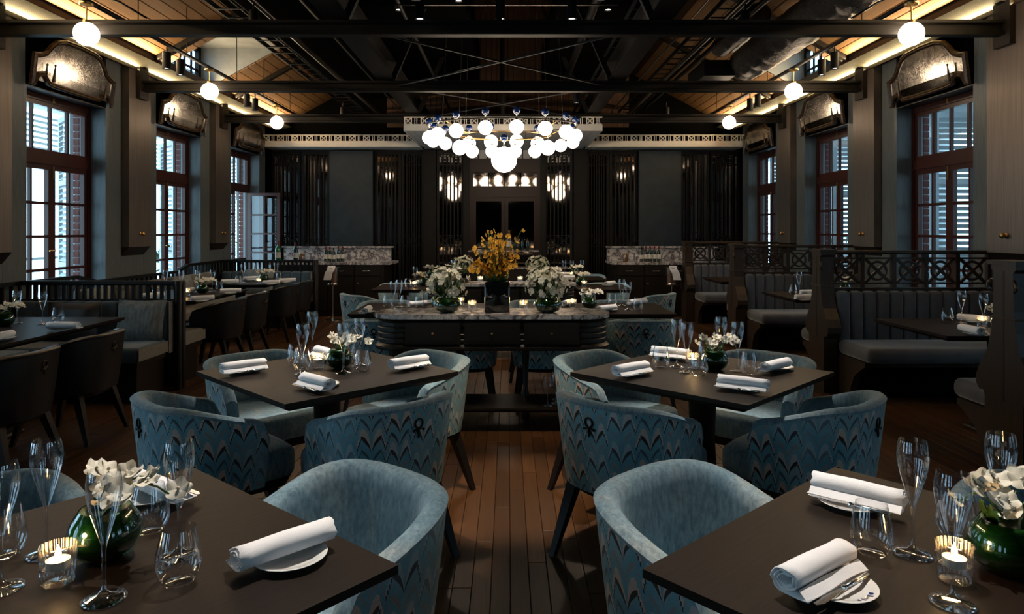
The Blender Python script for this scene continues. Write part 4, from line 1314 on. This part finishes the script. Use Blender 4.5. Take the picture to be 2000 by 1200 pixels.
def end_bench(y, sgn, label, xr=-3.0):
    """bench whose back stands against a divider, seat toward sgn"""
    t = thing('end_bench', label, 'bench', ((xr + BX) / 2, y, 0))
    ox = t.location.x; x0, x1 = BX - .1 - ox, xr - ox
    def Y(a, b_): return sorted((sgn * a, sgn * b_))
    a, b_ = Y(.13, .62); cushion_box('seat_cushion', x0, x1, a, b_, .345, .47, M_bluevel if sgn < 0 else M_taupe, t, .035)
    a, b_ = Y(.12, .60); MB().box(x0, x1 - .02, a, b_, .31, .345).build('seat_frame', M_dark, t)
    a, b_ = Y(.10, .55); MB().box(x0, x1 - .05, a, b_, 0, .31).build('base', M_dark, t)
    n = 9; w = (x1 - x0) / n
    a, b_ = Y(.045, .13)
    for i in range(n): cushion_box('back_channel', x0 + w * i + .002, x0 + w * (i + 1) - .002, a, b_, .36, .80, M_bluevel if sgn < 0 else M_greyvel, t, .025)
    a, b_ = Y(.035, .132); MB().box(x1, x1 + .012, a, b_, .345, .80).build('back_edge', M_taupe, t)
    a, b_ = Y(.135, .618); MB().box(x1 - .001, x1 + .004, a, b_, .36, .455).build('seat_edge', M_taupe, t)
    return t
end_bench(6.23, -1, 'blue velvet end bench of the nearest left booth, facing us')
end_bench(6.23, 1, 'taupe end bench behind the first baluster rail, facing away')
end_bench(10.62, -1, 'dark velvet end bench at the far end of the left booths')
def window_bench(y0, y1, label, mat):
    t = thing('window_bench', label, 'bench', (BX, (y0 + y1) / 2, 0))
    a, b_ = y0 - t.location.y, y1 - t.location.y
    cushion_box('seat_cushion', .0, .44, a, b_, .345, .47, mat, t, .035)
    MB().box(0, .40, a, b_, 0, .345).build('base', M_dark, t)
    n = int((b_ - a) / .2); w = (b_ - a) / n
    for i in range(n): cushion_box('back_channel', -.1, .0, a + w * i + .002, a + w * (i + 1) - .002, .36, .83, mat, t, .03)
    return t
window_bench(3.0, 5.55, 'blue velvet window bench of the nearest left booth', M_bluevel)
window_bench(6.9, 9.98, 'grey window bench of the far left booth', M_taupe)
t = thing('window_railing', 'black baluster railing stepping along the left windows', 'railing', (-4.42, 8.0, 0))
pth = [(2.6, .965), (7.08, .965), (7.42, .89), (9.22, .89), (9.55, .965), (11.6, .965)]
for (ya, za), (yb, zb_) in zip(pth, pth[1:]):
    MB().bar((0, ya - 8, za - .015), (0, yb - 8, zb_ - .015), .05, .035).build('top_rail', M_black, t)
bm_ = MB().box(-.011, .011, -.011, .011, 0, 1).mesh('baluster', M_black)
y = 5.6
while y < 11.5:
    for (ya, za), (yb, zb_) in zip(pth, pth[1:]):
        if ya <= y <= yb: z = za + (zb_ - za) * (y - ya) / (yb - ya)
    o = obj('baluster', bm_, t, (0, y - 8, .74)); o.scale = (1, 1, z - .03 - .74)
    y += .11
MB().box(-.03, .03, -5.4, 3.6, .70, .74).build('bottom_rail', M_black, t)
MB().box(-.03, .03, -5.4, 3.6, .0, .70).build('panel', M_dark, t)
def cushion(loc, rot, w, h, mat, label):
    t = thing('scatter_cushion', label, 'cushion', loc)
    n = 9; rows = [[], []]
    mb = MB()
    for sd in (1, -1):
        g = []
        for j in range(n):
            r_ = []
            for i in range(n):
                a, b_ = -1 + 2 * i / (n - 1), -1 + 2 * j / (n - 1)
                th = .065 * (max(0, (1 - a ** 4) * (1 - b_ ** 4))) ** .5
                k = 1 - .05 * (1 - a * a) * abs(b_) - .0
                k2 = 1 - .05 * (1 - b_ * b_) * abs(a)
                r_.append((a * w / 2 * k2, sd * th, h / 2 + b_ * h / 2 * k))
            g.append(r_)
        mb.grid(g)
    o = mb.build('cushion_cover', mat, t, True)
    t.rotation_euler = rot
    return t
cushion((-3.19, 5.96, .472), (math.radians(-13), 0, 0), .42, .36, M_cushion, 'grey woven cushion on the blue velvet end bench')
cushion((-3.78, 5.96, .472), (math.radians(-13), 0, 0), .46, .34, M_darkcush, 'dark silk cushion on the blue velvet end bench')
for i, (y, m_, w) in enumerate(((7.05, M_cushion, 'first'), (7.55, M_darkcush, 'second'), (8.30, M_darkcush, 'third'), (8.85, M_cushion, 'fourth'))):
    cushion((-4.10, y, .472), (math.radians(-13), 0, PI / 2), .46, .38, m_, ('grey woven' if m_ is M_cushion else 'dark silk') + f' cushion, {w} along the far left window bench')
cushion((-3.75, 10.35, .472), (math.radians(-13), 0, 0), .46, .38, M_cushion, 'grey woven cushion on the bench at the far end of the left booths')

# ---------------------------------------------------------------- right velvet booths
def scroll_profile():
    hlf = [(.095, 1.245), (.095, 1.21), (.075, 1.19), (.082, .98), (.095, .86), (.13, .74), (.19, .65), (.225, .58), (.225, .53), (.195, .495), (.165, .50), (.15, .47), (.15, 0)]
    return hlf + [(-a, b_) for a, b_ in hlf[::-1]]
def fret2(w, h):
    mb = MB(); t = .014
    mb.bar((0, 0, 0), (w, 0, h), .020, .024).bar((w, 0, 0), (0, 0, h), .020, .024)
    r_ = min(w, h) * .36
    mb.tube([(w / 2 + r_ * math.cos(i * PI / 10), 0, h / 2 + r_ * math.sin(i * PI / 10)) for i in range(20)], .013, 5, True)
    mb.box(0, w, -t, t, h - .008, h + .008).box(0, w, -t, t, -.008, .008)
    return mb.mesh('fret_panel', M_booth)
def right_booth(y, nm, near=True, far=True):
    xr0, xr1 = 2.84, WR - .02
    t = thing('fret_divider', f'dark carved divider with ring fretwork, {nm} between the right booths', 'divider', (xr0, y, 0))
    L_ = xr1 - xr0
    MB().prism(scroll_profile(), (-.06, .06), 'x').build('scroll_post', M_booth, t)
    MB().box(-.062, .062, -.008, .008, .47, 1.2).build('post_bead', M_dark, t)
    MB().box(-.075, .075, -.115, .115, 1.235, 1.26).build('post_cap', M_booth, t)
    for sg in (-1, 1): MB().tube([(-.062, sg * .085, 1.15), (-.07, sg * .11, 1.13), (-.07, sg * .115, 1.10), (-.065, sg * .095, 1.09)], .009, 6).build('bronze_scroll', M_frame, t, True)
    MB().box(-.066, .066, -.1, .1, .93, .94).build('bronze_band', M_frame, t)
    MB().rbox(.06, L_, -.045, .045, 1.215, 1.25, .012).build('top_rail', M_booth, t)
    MB().box(.06, L_, -.03, .03, .885, .915).build('bottom_rail', M_booth, t)
    MB().box(.06, L_, -.02, .02, .05, .885).build('panel', M_dark, t)
    n = 5; w = (L_ - .06) / n
    fm = fret2(w - .05, .225)
    for i in range(n):
        obj('fret_panel', fm, t, (.06 + i * w + .025, 0, .953))
    for i in range(n + 1):
        MB().box(.06 + i * w - .018, .06 + i * w + .018, -.022, .022, .915, 1.215).build('stile', M_booth, t)
    for sg, on in ((-1, near), (1, far)):
        if not on: continue
        b_ = thing('velvet_booth_bench', f'grey channel-back velvet bench on the {"near" if sg < 0 else "far"} side of the {nm} right booth divider', 'bench', (xr0 + .07, y, 0))
        def Y(p, q_): return sorted((sg * p, sg * q_))
        e0, e1 = Y(.12, .66); cushion_box('seat_cushion', .0, L_ - .08, e0, e1, .345, .47, M_greyvel, b_, .045)
        e0, e1 = Y(.10, .60); MB().box(.0, L_ - .08, e0, e1, .31, .345).build('seat_frame', M_booth, b_)
        nch = 12; cw = (L_ - .09) / nch
        e0, e1 = Y(.045, .14)
        chm = MB().rbox(.0015, cw - .0015, e0, e1, .40, .89, .03, None, 3).mesh('back_channel', M_greyvel, True)
        for i in range(nch): obj('back_channel', chm, b_, (i * cw, 0, 0))
        # bracket end under the seat
        pr = [(sg * .1, .31), (sg * .60, .31), (sg * .52, .27), (sg * .42, .20), (sg * .36, .10), (sg * .34, .0), (sg * .1, .0)]
        MB().prism(pr, (-.0, .06), 'x').build('end_bracket', M_booth, b_)
        e0, e1 = Y(.1, .34); MB().box(.06, L_ - .08, e0, e1, 0, .31).build('plinth', M_void, b_)
    return t
right_booth(3.88, 'nearest', near=True)
right_booth(6.23, 'second')
right_booth(8.58, 'third')
right_booth(10.93, 'last', far=False)

# ================================================================ THINGS ON THE TABLES
flute_p = [(.001, .0015), (.0375, .0015), (.0385, .003), (.030, .006), (.012, .011), (.0050, .020), (.0038, .04), (.0036, .085), (.0046, .10), (.008, .112), (.0150, .135), (.0225, .160), (.0285, .185), (.0308, .203), (.0300, .220), (.0265, .240)]
def flute_b():
    t = thing('champagne_flute', 'x', 'glass')
    MB().lathe(flute_p, 22).build('flute_glass', M_glass, t, True)
    return t
tumb_p = [(.001, .006), (.020, .006), (.026, .003), (.030, .006), (.038, .020), (.0425, .036), (.0428, .045), (.040, .065), (.035, .088), (.0305, .108)]
def tumb_b():
    t = thing('water_tumbler', 'x', 'glass')
    MB().lathe(tumb_p, 22).build('tumbler_glass', M_glass, t, True)
    return t
def candle_b():
    t = thing('candle_votive', 'x', 'candle')
    rib = lambda a, z: 1 + .035 * math.cos(24 * a)
    MB().lathe([(.001, .004), (.025, .002), (.028, .006), (.030, .03), (.0325, .075), (.0300, .075), (.0275, .034), (.001, .03)], 96, mod=rib).build('ribbed_glass', M_glass, t, True, angle=60)
    MB().lathe([(.001, .033), (.021, .033), (.021, .047), (.001, .046)], 16).build('tea_light', M_wax, t, True, angle=40)
    MB().lathe([(.001, .047), (.0045, .052), (.0055, .058), (.003, .068), (.0005, .075)], 10).build('flame', M_flame, t, True)
    return t
# blossoms
def petal(mb, M, l, w, curl, mid=.5):
    rows = []
    for j in range(6):
        v = j / 5; ww = w * max(.16, math.sin(PI * (.06 + .92 * v ** .85))) ** .75
        if j == 5: ww = w * .35
        rows.append([M @ Vector((a * ww, v * l * (1 - .06 * abs(a) * (j == 5)), curl * v * v * l - a * a * .10 * l)) for a in (-1, -.5, 0, .5, 1)])
    mb.grid(rows)
def blossom_mesh(mat, l=.026, w=.013, n=5, name='blossom', curl=.25):
    mb = MB()
    for i in range(n):
        petal(mb, Matrix.Rotation(2 * PI * i / n, 4, 'Z'), l * (1 if i % 2 else .92), w, curl)
    mb.sphere((0, 0, .004), l * .14, 6, 4)
    return mb.mesh(name, mat, True)
B_white = blossom_mesh(M_white, .024, .0125)
B_cream = blossom_mesh(M_cream, .024, .012)
B_yellow = blossom_mesh(M_yellow, .021, .0125)
B_floret = blossom_mesh(M_cream, .017, .0095, 4)
def put_blossom(me, parent, c, d, s_=1.0, name='blossom'):
    d = Vector(d).normalized()
    o = obj(name, me, parent, c); o.rotation_euler = (d.to_track_quat('Z', 'Y')).to_euler(); o.rotation_euler.rotate_axis('Z', random.uniform(0, 6)); o.scale = (s_, s_, s_)
    return o
LEAFM = MB()
petal(LEAFM, Matrix.Identity(4), .07, .012, .3)
LEAFM = LEAFM.mesh('leaf', M_green, True)
bowl = [(.028, .0), (.030, .001), (.052, .016), (.064, .040), (.066, .052), (.060, .074), (.048, .092), (.044, .098)]
def vase_b():
    t = thing('orchid_vase', 'x', 'flower vase')
    MB().lathe([(.001, .0)] + bowl, 24).build('green_glass_bowl', M_greenglass, t, True)
    MB().lathe([(.001, .004)] + [(a * .955, b_ * .95 + .003) for a, b_ in bowl[1:]] + [(.03, .088), (.001, .08)], 24).build('leaf_lining', M_leaf, t, True)
    rnd = random.Random(3)
    st = MB()
    for k in range(4):
        a0 = (.2, 2.6, -.5, .9)[k]; ln = (.13, .085, .10, .09)[k]
        prev = None; pts = []
        for j in range(7):
            v = j / 6
            p = Vector((math.cos(a0) * ln * v, math.sin(a0) * ln * v, .09 + .055 * math.sin(v * 2.4)))
            pts.append(p)
            if j >= 1:
                off = Vector((rnd.uniform(-.018, .018), rnd.uniform(-.018, .018), rnd.uniform(-.004, .02)))
                put_blossom(B_white, t, p + off, Vector((rnd.uniform(-.6, .6), rnd.uniform(-1, .2), .55)), rnd.uniform(.85, 1.1))
        st.tube(pts, .0022, 5)
    st.build('stems', M_green, t, True)
    for k in range(5):
        a = rnd.uniform(0, 6); o = obj('leaf', LEAFM, t, (math.cos(a) * .02, math.sin(a) * .02, .085)); o.rotation_euler = (.6, 0, a); o.scale = (.8, .8, .8)
    return t
# napkins, plates, knives
def napkin_b():
    t = thing('rolled_napkin', 'x', 'napkin')
    # spiral section extruded along X
    sec = []
    turns, n = 2.6, 44
    for i in range(n + 1):
        f = i / n; a = -PI / 2 - 2 * PI * turns * f
        r_ = .0255 - .0165 * f
        sec.append((r_ * 1.12 * math.cos(a), .0245 + r_ * .92 * math.sin(a)))
    sec = [(.046, .004), (.034, .0025), (.02, .0012)] + sec
    mb = MB(); L2 = .103
    rows = []
    nx = 9
    for j in range(nx):
        v = -1 + 2 * j / (nx - 1)
        k = 1 + .05 * math.sin(v * 3.1) + (.05 * abs(v) ** 6)
        rows.append([(v * L2 + .003 * math.sin(8 * b_ * 40), a * k, .001 + b_ * (1 + .02 * math.cos(v * 4))) for a, b_ in sec])
    mb.grid(rows)
    o = mb.build('napkin_roll', M_linen, t, True)
    md = o.modifiers.new('cloth_thickness', 'SOLIDIFY'); md.thickness = .0022; md.offset = 0
    f = MB().grid([[(-L2 + 2 * L2 * i / 8, .026 + .0065 * j + .0015 * math.sin(i + j), .004 + .0045 * (3 - j)) for i in range(9)] for j in range(4)]).build('folded_edge', M_linen, t, True)
    return t
def plate_b():
    t = thing('bread_plate', 'x', 'plate')
    MB().lathe([(.001, .002), (.040, .002), (.044, .0), (.046, .002), (.062, .008), (.075, .0135), (.076, .0145), (.0745, .0150), (.060, .0105), (.046, .0055), (.001, .005)], 36).build('plate_body', M_china, t, True)
    # small blue printed crest
    mb = MB()
    for k in range(5):
        a = -.35 + k * .17
        mb.add([(.058 * math.cos(a + d1_), .058 * math.sin(a + d1_), .0113) for d1_ in (-.05, .05)] + [((.066 + .003 * (k % 2)) * math.cos(a + d1_), (.066 + .003 * (k % 2)) * math.sin(a + d1_), .0133) for d1_ in (.03, -.07)], [(0, 1, 2, 3)])
    mb.build('blue_crest', M_cobalt, t)
    return t
def knife_b():
    t = thing('butter_knife', 'x', 'knife')
    MB().tube([(-.085, 0, .004), (-.08, 0, .004), (-.03, 0, .004), (0, 0, .004)], [.0035, .0055, .0045, .0032], 8).build('handle', M_silver, t, True)
    mb = MB().sphere((.002, 0, .004), .0058, 8, 6)
    mb.prism([(.004, .002), (.02, .0035), (.05, .009), (.085, .010), (.100, .004), (.098, -.003), (.05, -.005), (.004, -.0025)], (.0034, .0046), 'z')
    mb.build('blade', M_silver, t)
    return t
FL, TU, CA, VA, NA, PL, KN = map(protos, (flute_b, tumb_b, candle_b, vase_b, napkin_b, plate_b, knife_b))
def lamp_point(loc, power):
    d = bpy.data.lights.new('candle_light', 'POINT'); d.energy = power; d.color = (1, .6, .25); d.shadow_soft_size = .012
    o = bpy.data.objects.new('candle_light', d); COL.objects.link(o); o.location = loc
def relax(items, fixed):
    """nudges the glasses of one table apart and off the plates, a centimetre or two at most"""
    for _ in range(60):
        moved = False
        for i, it in enumerate(items):
            for p, r_ in [(o[0], o[1]) for j, o in enumerate(items) if j != i] + fixed:
                d = it[0] - p; need = it[1] + r_ + .002
                if d.length < need and not it[2]:
                    d = d.normalized() if d.length > 1e-4 else Vector((1, 0))
                    it[0] += d * (need - (it[0] - p).length) * .5; moved = True
        if not moved: break
def setting(where, flutes=(), tumblers=(), candles=(), vases=(), napkins=(), knife=True, z=TZ, cp=.25, vs=1.0, plates=True):
    fixed, nap = [], []
    for a in napkins:
        (x0, y0), (x1, y1) = a[0], a[1]
        p, q_ = gp(x0, y0, z + .03), gp(x1, y1, z + .03); d = q_ - p; c = (p + q_) / 2
        rot = math.atan2(d.y, d.x) + (PI if len(a) > 3 and a[3] else 0)
        nvec = Vector((-math.sin(rot), math.cos(rot)))
        pc = gp(a[2][0], a[2][1], z + .01) if len(a) > 2 and a[2] else Vector((c.x + nvec.x * .03, c.y + nvec.y * .03, z))
        nap.append((c, rot, nvec, pc))
        ax = Vector((math.cos(rot), math.sin(rot)))
        fixed += [(Vector((c.x, c.y)) + ax * k, .034) for k in (-.09, -.045, 0, .045, .09)] + [(Vector((pc.x, pc.y)), .072)]
    items = []
    for kind, lst, r_ in (('f', flutes, .0385), ('t', tumblers, .043), ('c', candles, .0345), ('v', vases, .067 * vs)):
        for e in lst:
            p = gp(e[0], e[1], z); items.append([Vector((p.x, p.y)), r_, kind == 'v' and False, kind, e])
    relax(items, fixed)
    for xy, r_, _, kind, e in items:
        p = Vector((xy.x, xy.y, z))
        if kind == 'f': reg(FL(p), 'clear champagne flute', where, 'glass', 'champagne flutes')
        elif kind == 't': reg(TU(p), 'stemless water tumbler', where, 'glass', 'water tumblers')
        elif kind == 'c':
            reg(CA(p), 'lit candle in ribbed glass votive', where, 'candle', 'candle votives')
            if cp: lamp_point(p + Vector((0, 0, .085)), cp)
        else:
            o = VA(p, e[2] if len(e) > 2 else 0); reg(o, 'round green glass vase of white orchids', where, 'flower vase', 'orchid vases')
            o.scale = (vs, vs, vs)
    for c, rot, nvec, pc in nap:
        reg(NA((c.x, c.y, z + .0152), rot), 'white rolled napkin', where, 'napkin', 'rolled napkins')
        if plates:
            reg(PL((pc.x, pc.y, z), rot + PI / 2), 'white bread plate', where, 'plate', 'bread plates')
            if knife:
                reg(KN((c.x + nvec.x * .056, c.y + nvec.y * .056, z + .0155), rot), 'silver butter knife', where, 'knife', 'butter knives')
setting('on the front left table', [(203, 1172), (88, 1084), (350, 1086), (2, 1152)], [(349, 1140), (8, 1088), (292, 1040)], [(114, 1140)], [(205, 1090, -.3)],
        [((487, 1094), (620, 1048), (566, 1086), 0), ((272, 942), (336, 968), (290, 968), 0)], cp=.35, vs=1.08)
setting('on the front right table', [(1783, 1084), (1861, 1180), (1937, 1062)], [(1702, 1083), (1878, 1056)], [(1864, 1136)], [(1968, 1118, .5)],
        [((1612, 950), (1742, 980), (1660, 980), 1), ((1545, 1138), (1640, 1090), (1630, 1142), 1)], cp=.35, vs=1.08)
setting('on the middle left table', [(591, 731), (616, 696), (671, 730), (694, 714)], [(577, 714), (594, 724), (708, 727), (684, 712)], [(619, 721)], [(663, 720, -.2)],
        [((440, 722), (510, 713), (476, 722), 1), ((592, 741), (646, 756), (628, 751), 1), ((768, 714), (828, 705), (800, 713), 1), ((622, 687), (650, 696), (636, 696), 1)], vs=1.0)
setting('on the middle right table', [(1328, 719), (1343, 729), (1408, 712), (1435, 727)], [(1302, 719), (1364, 735), (1459, 731), (1378, 708)], [(1351, 720)], [(1396, 723, .2)],
        [((1206, 727), (1258, 718), (1240, 727), 1), ((1283, 688), (1338, 694), (1310, 695), 1), ((1412, 746), (1492, 756), (1448, 755), 1), ((1490, 722), (1540, 710), (1518, 717), 0)])
setting('on the left table behind the near console', [(768, 604), (780, 600)], [(757, 601), (793, 602), (806, 603)], [(900, 598)], [(842, 601, 2.6)],
        [((708, 612), (724, 602), (716, 609)), ((806, 596), (832, 594), (820, 595))], knife=False, cp=.12)
setting('on the right table behind the near console', [(1213, 598), (1227, 606), (920, 600)][:2], [(1197, 598), (1246, 606)], [(1116, 601)], [(1151, 603, .3)],
        [((1172, 605), (1198, 602), (1190, 605)), ((1234, 592), (1256, 590), (1240, 592)), ((1100, 595), (1118, 590), (1108, 593))], knife=False, cp=.12)
setting('on the far left small table', [(811, 560)], [(797, 562)], [(809, 562)], [(828, 559, 2.4)], [((815, 552), (840, 551))], knife=False, cp=.08)
setting('on the far right small table', [], [], [(1141, 561)], [(1134, 558, .5)], [((1180, 556), (1202, 553))], knife=False, cp=.08)
setting('on the farthest right table', [(1102, 541), (1137, 541), (1117, 541)], [], [(1116, 542)], [(1124, 540, .4)], [((1087, 536), (1108, 536)), ((1094, 543), (1122, 543))], knife=False, cp=.08)
setting('on the farthest left table', [(875, 541), (884, 540)], [], [], [(848, 541, 2.2)], [((858, 537), (880, 537))], knife=False, cp=0)
setting('on the nearest left booth table', [(33, 632), (83, 634)], [(113, 629)], [], [(8, 638, 1.0)], [((100, 638), (148, 638), (120, 637)), ((-8, 662), (14, 656), (3, 661))], knife=False)
setting('on the nearer far left booth table', [(323, 570), (354, 570), (386, 571), (415, 570)], [(305, 580), (428, 567)], [(365, 579)], [(380, 573, .6)],
        [((285, 579), (312, 577)), ((378, 585), (412, 583)), ((436, 570), (465, 569)), ((354, 569), (368, 568))], knife=False, cp=.15)
setting('on the farther far left booth table', [(475, 553), (499, 549), (539, 549)], [(466, 556), (545, 550)], [(505, 556)], [(515, 551, .6)],
        [((436, 551), (462, 550)), ((479, 545), (503, 544)), ((516, 553), (543, 552)), ((548, 549), (574, 548))], knife=False, cp=.15)
setting('on the nearest right booth table', [(1880, 630), (1922, 642)], [(1850, 630)], [(1918, 639)], [(1956, 645, 1.2)],
        [((1885, 622), (1920, 625)), ((1880, 642), (1915, 650))], knife=False, cp=.15)
setting('on the middle right booth table', [(1573, 577)], [(1554, 576)], [(1640, 578)], [(1650, 572, .5)], [((1562, 582), (1586, 582)), ((1575, 572), (1590, 572))], knife=False, cp=.1)

# wine glasses on the low shelf of the near console
wg = [(.001, .0015), (.034, .0015), (.035, .003), (.01, .010), (.0035, .02), (.0035, .085), (.012, .10), (.032, .125), (.039, .15), (.037, .18), (.030, .21)]
def wine_b():
    t = thing('wine_glass', 'x', 'glass'); MB().lathe(wg, 20).build('wine_glass_bowl', M_glass, t, True); return t
WG = protos(wine_b)
for x, y in ((.285, 4.96), (.345, 5.02), (.42, 4.98), (.36, 5.14)):
    reg(WG((x, y, .17)), 'clear wine glass', 'on the low shelf of the near console', 'glass', 'wine glasses on the shelf')

# ---------------------------------------------------------------- flowers on the consoles
def cluster(t, me, n, c, rad, sz=1.0, seed=1, up=.0, name='blossom', core=None):
    rnd = random.Random(seed)
    for i in range(n):
        d = Vector((rnd.gauss(0, 1), rnd.gauss(0, 1), rnd.gauss(.25, .9))).normalized()
        if d.z < -.55: d.z = -d.z
        r_ = rnd.uniform(.72, 1.04)
        p = Vector(c) + Vector((d.x * rad[0], d.y * rad[1], d.z * rad[2])) * r_
        put_blossom(me, t, p, d + Vector((0, -.2, .1)), rnd.uniform(.8, 1.2) * sz, name)
    if core:
        mb = MB()
        for i in range(26):
            d = Vector((rnd.gauss(0, 1), rnd.gauss(0, 1), rnd.gauss(.3, .8))).normalized()
            mb.tube([Vector(c) - Vector((0, 0, rad[2] * .9)), Vector(c) + Vector((d.x * rad[0], d.y * rad[1], d.z * rad[2])) * .9], .003, 4)
        mb.build('stems', M_green, t)
def big_bowl(x, y, label, seed, sp=1.0):
    t = thing('orchid_bowl', label, 'flower vase', (x, y, .83))
    b2 = [(a * 1.62, b_ * 1.15) for a, b_ in bowl]
    MB().lathe([(.001, .0)] + b2, 28).build('green_glass_bowl', M_greenglass, t, True)
    MB().lathe([(.001, .004)] + [(a * .96, b_ * .95 + .004) for a, b_ in b2[1:]] + [(.001, .10)], 28).build('leaf_lining', M_leaf, t, True)
    cluster(t, B_white, 60, (0, 0, .20), (.16, .14, .14), 1.0, seed, core=True)
    cluster(t, B_cream, 34, (-.02, 0, .21), (.15, .13, .135), .95, seed + 5)
    for k in range(10):
        a = k * .7; o = obj('leaf', LEAFM, t, (math.cos(a) * .05, math.sin(a) * .05, .13)); o.rotation_euler = (.7, 0, a); o.scale = (1.7, 1.7, 1.7)
    return t
P = gp(873, 611, .83); big_bowl(P.x, P.y + .02, 'large green bowl of white orchids, left on the near marble console', 11)
P = gp(1070, 611, .83); big_bowl(P.x, P.y + .02, 'large green bowl of white orchids, right on the near marble console', 23)
P = gp(971, 610, .83)
t = thing('yellow_orchid_vase', 'tall black vase of yellow orchids in the centre of the near console', 'flower vase', (P.x, P.y + .03, .83))
MB().rbox(-.093, .093, -.07, .07, .0, .225, .012).build('black_vase', M_darkvase, t, True, angle=40)
lf = MB()
for k in range(9):
    a = k * .73; M_ = Matrix.Translation((0, 0, .21)) @ Matrix.Rotation(a, 4, 'Z') @ Matrix.Rotation(.75, 4, 'X')
    o = obj('strap_leaf', LEAFM, t, (0, 0, .20)); o.rotation_euler = (.45, 0, a); o.scale = (2.6, 1.7, 1.7)
rnd = random.Random(5); st = MB()
for k in range(46):
    a = rnd.uniform(0, 2 * PI); sp_ = rnd.uniform(.03, .20); hh = rnd.uniform(.30, .60)
    pts = []
    for j in range(8):
        v = j / 7
        p = Vector((math.cos(a) * sp_ * v ** 1.3, math.sin(a) * sp_ * .8 * v ** 1.3, .2 + (hh - .2) * v))
        pts.append(p)
        if j >= 2 or rnd.random() < .4:
            put_blossom(B_yellow, t, p + Vector((rnd.uniform(-.02, .02), rnd.uniform(-.02, .02), 0)), (rnd.uniform(-1, 1), rnd.uniform(-1, .3), rnd.uniform(0, .6)), rnd.uniform(.75, 1.2))
    st.tube(pts, .002, 4)
st.build('stems', M_green, t)
for k in range(14):
    put_blossom(B_yellow, t, (-.12 - .006 * k + rnd.uniform(-.02, .02), rnd.uniform(-.05, .05), .32 + rnd.uniform(-.03, .04)), (rnd.uniform(-1, .3), -1, .3), .9)
for x, w in ((922, 'left'), (1022, 'right')):
    p = gp(x, 607, .83); tag(CA(p), f'lit candle in ribbed glass votive {w} of the yellow orchids on the near console', 'candle', 'candle votives'); lamp_point(p + Vector((0, 0, .085)), .2)
for x, w, sd in ((905, 'left', 41), (1050, 'right', 57)):
    p = gp(x, 553, .83)
    t = thing('hydrangea_vase', f'dark round vase of cream hydrangea, {w} on the far marble console', 'flower vase', (p.x, p.y + .05, .83))
    b2 = [(a * 1.3, b_ * 1.05) for a, b_ in bowl]
    MB().lathe([(.001, .0)] + b2, 24).build('dark_bowl', M_darkvase, t, True)
    cluster(t, B_floret, 110, (0, 0, .20), (.135, .12, .115), 1.0, sd, core=True, name='floret')
for x, w in ((938, 'left'), (1016, 'right')):
    p = gp(x, 553, .83); tag(CA(p), f'lit candle in ribbed glass votive on the far marble console, {w} side', 'candle', 'candle votives'); lamp_point(p + Vector((0, 0, .085)), .1)

# ---------------------------------------------------------------- spotlights and their beams
rail = MB().tube([(-1.0, 6.25, 3.47), (1.0, 6.25, 3.47)], .008, 6).build('spotlight_rail', M_cable); tag(rail, 'thin steel rail carrying three spotlights', 'rail')
WARM = (1, .84, .64); NEUT = (1, .90, .80)
for x, tg in ((820, (-.9, 3.9, .75)), (977, (-.02, 4.2, 0)), (1117, (.9, 3.9, .75))):
    p = wp(x, 38, 6.25); spot((p.x, p.y, p.z), tg, 90, 26, WARM, where='on the rail near the top of the picture')
for s, x, nm in ((-1, -3.53, 'left'), (1, 3.38, 'right')):
    for y in (7.15, 7.45): spot((x, y, 3.10), (x + .15 * -s, y + .2, .75), 16, 40, WARM, where=f'on the {nm} track before the middle beam')
    for y in (9.35, 9.65): spot((x, y, 3.10), (x + .15 * -s, y, .75), 16, 40, WARM, where=f'on the {nm} track before the far beam')
    spot((x, 4.6, 3.10), (x, 4.75, .75), 20, 40, WARM, where=f'above the nearest {nm} booth table')
# over the tables, above the frame
for (loc, tg, pw, ang, col, wh) in (
    ((-.35, 2.3, 3.4), (-.75, 1.5, .75), 330, 34, NEUT, 'aimed at the front left table'), ((.45, 2.3, 3.4), (.80, 1.5, .75), 330, 34, NEUT, 'aimed at the front right table'),
    ((-.95, 4.3, 3.4), (-.87, 3.35, .75), 370, 27, NEUT, 'aimed at the middle left table'), ((1.0, 4.3, 3.4), (.93, 3.33, .75), 370, 27, NEUT, 'aimed at the middle right table'),
    ((-.02, 2.6, 3.4), (-.02, 3.75, 0), 330, 22, WARM, 'aimed at the aisle floor'),
    ((-.75, 5.6, 3.3), (-.7, 6.05, .75), 190, 24, NEUT, 'aimed at the left table behind the near console'), ((.75, 5.6, 3.3), (.75, 6.05, .75), 190, 24, NEUT, 'aimed at the right table behind the near console'),
    ((-.1, 4.2, 3.4), (-.1, 5.1, .95), 110, 34, WARM, 'aimed at the near console flowers'), ((-.52, 7.3, 3.85), (-.05, 7.95, .95), 120, 34, WARM, 'aimed at the far console flowers'),
    ((1.1, 7.6, 3.85), (1.1, 8.3, .75), 100, 24, WARM, 'aimed at the far right small table'), ((-1.2, 7.6, 3.85), (-1.2, 8.3, .75), 100, 24, WARM, 'aimed at the far left small table'),
    ((.95, 9.6, 3.2), (.95, 9.9, .75), 60, 26, WARM, 'aimed at the farthest right table'), ((-2.28, 6.2, 3.23), (-2.0, 6.4, 0), 70, 26, WARM, 'aimed at the floor by the left booths'), ((2.13, 6.2, 3.23), (1.95, 6.5, 0), 60, 24, WARM, 'aimed at the floor by the right booths'),
    ((-2.6, 10.9, 3.2), (-2.7, 11.75, .95), 38, 40, WARM, 'aimed at the left bar counter'), ((2.5, 10.9, 3.2), (2.6, 11.75, .95), 30, 40, WARM, 'aimed at the right bar counter')):
    spot(loc, tg, pw, ang, col, where=wh)
settle_labels()
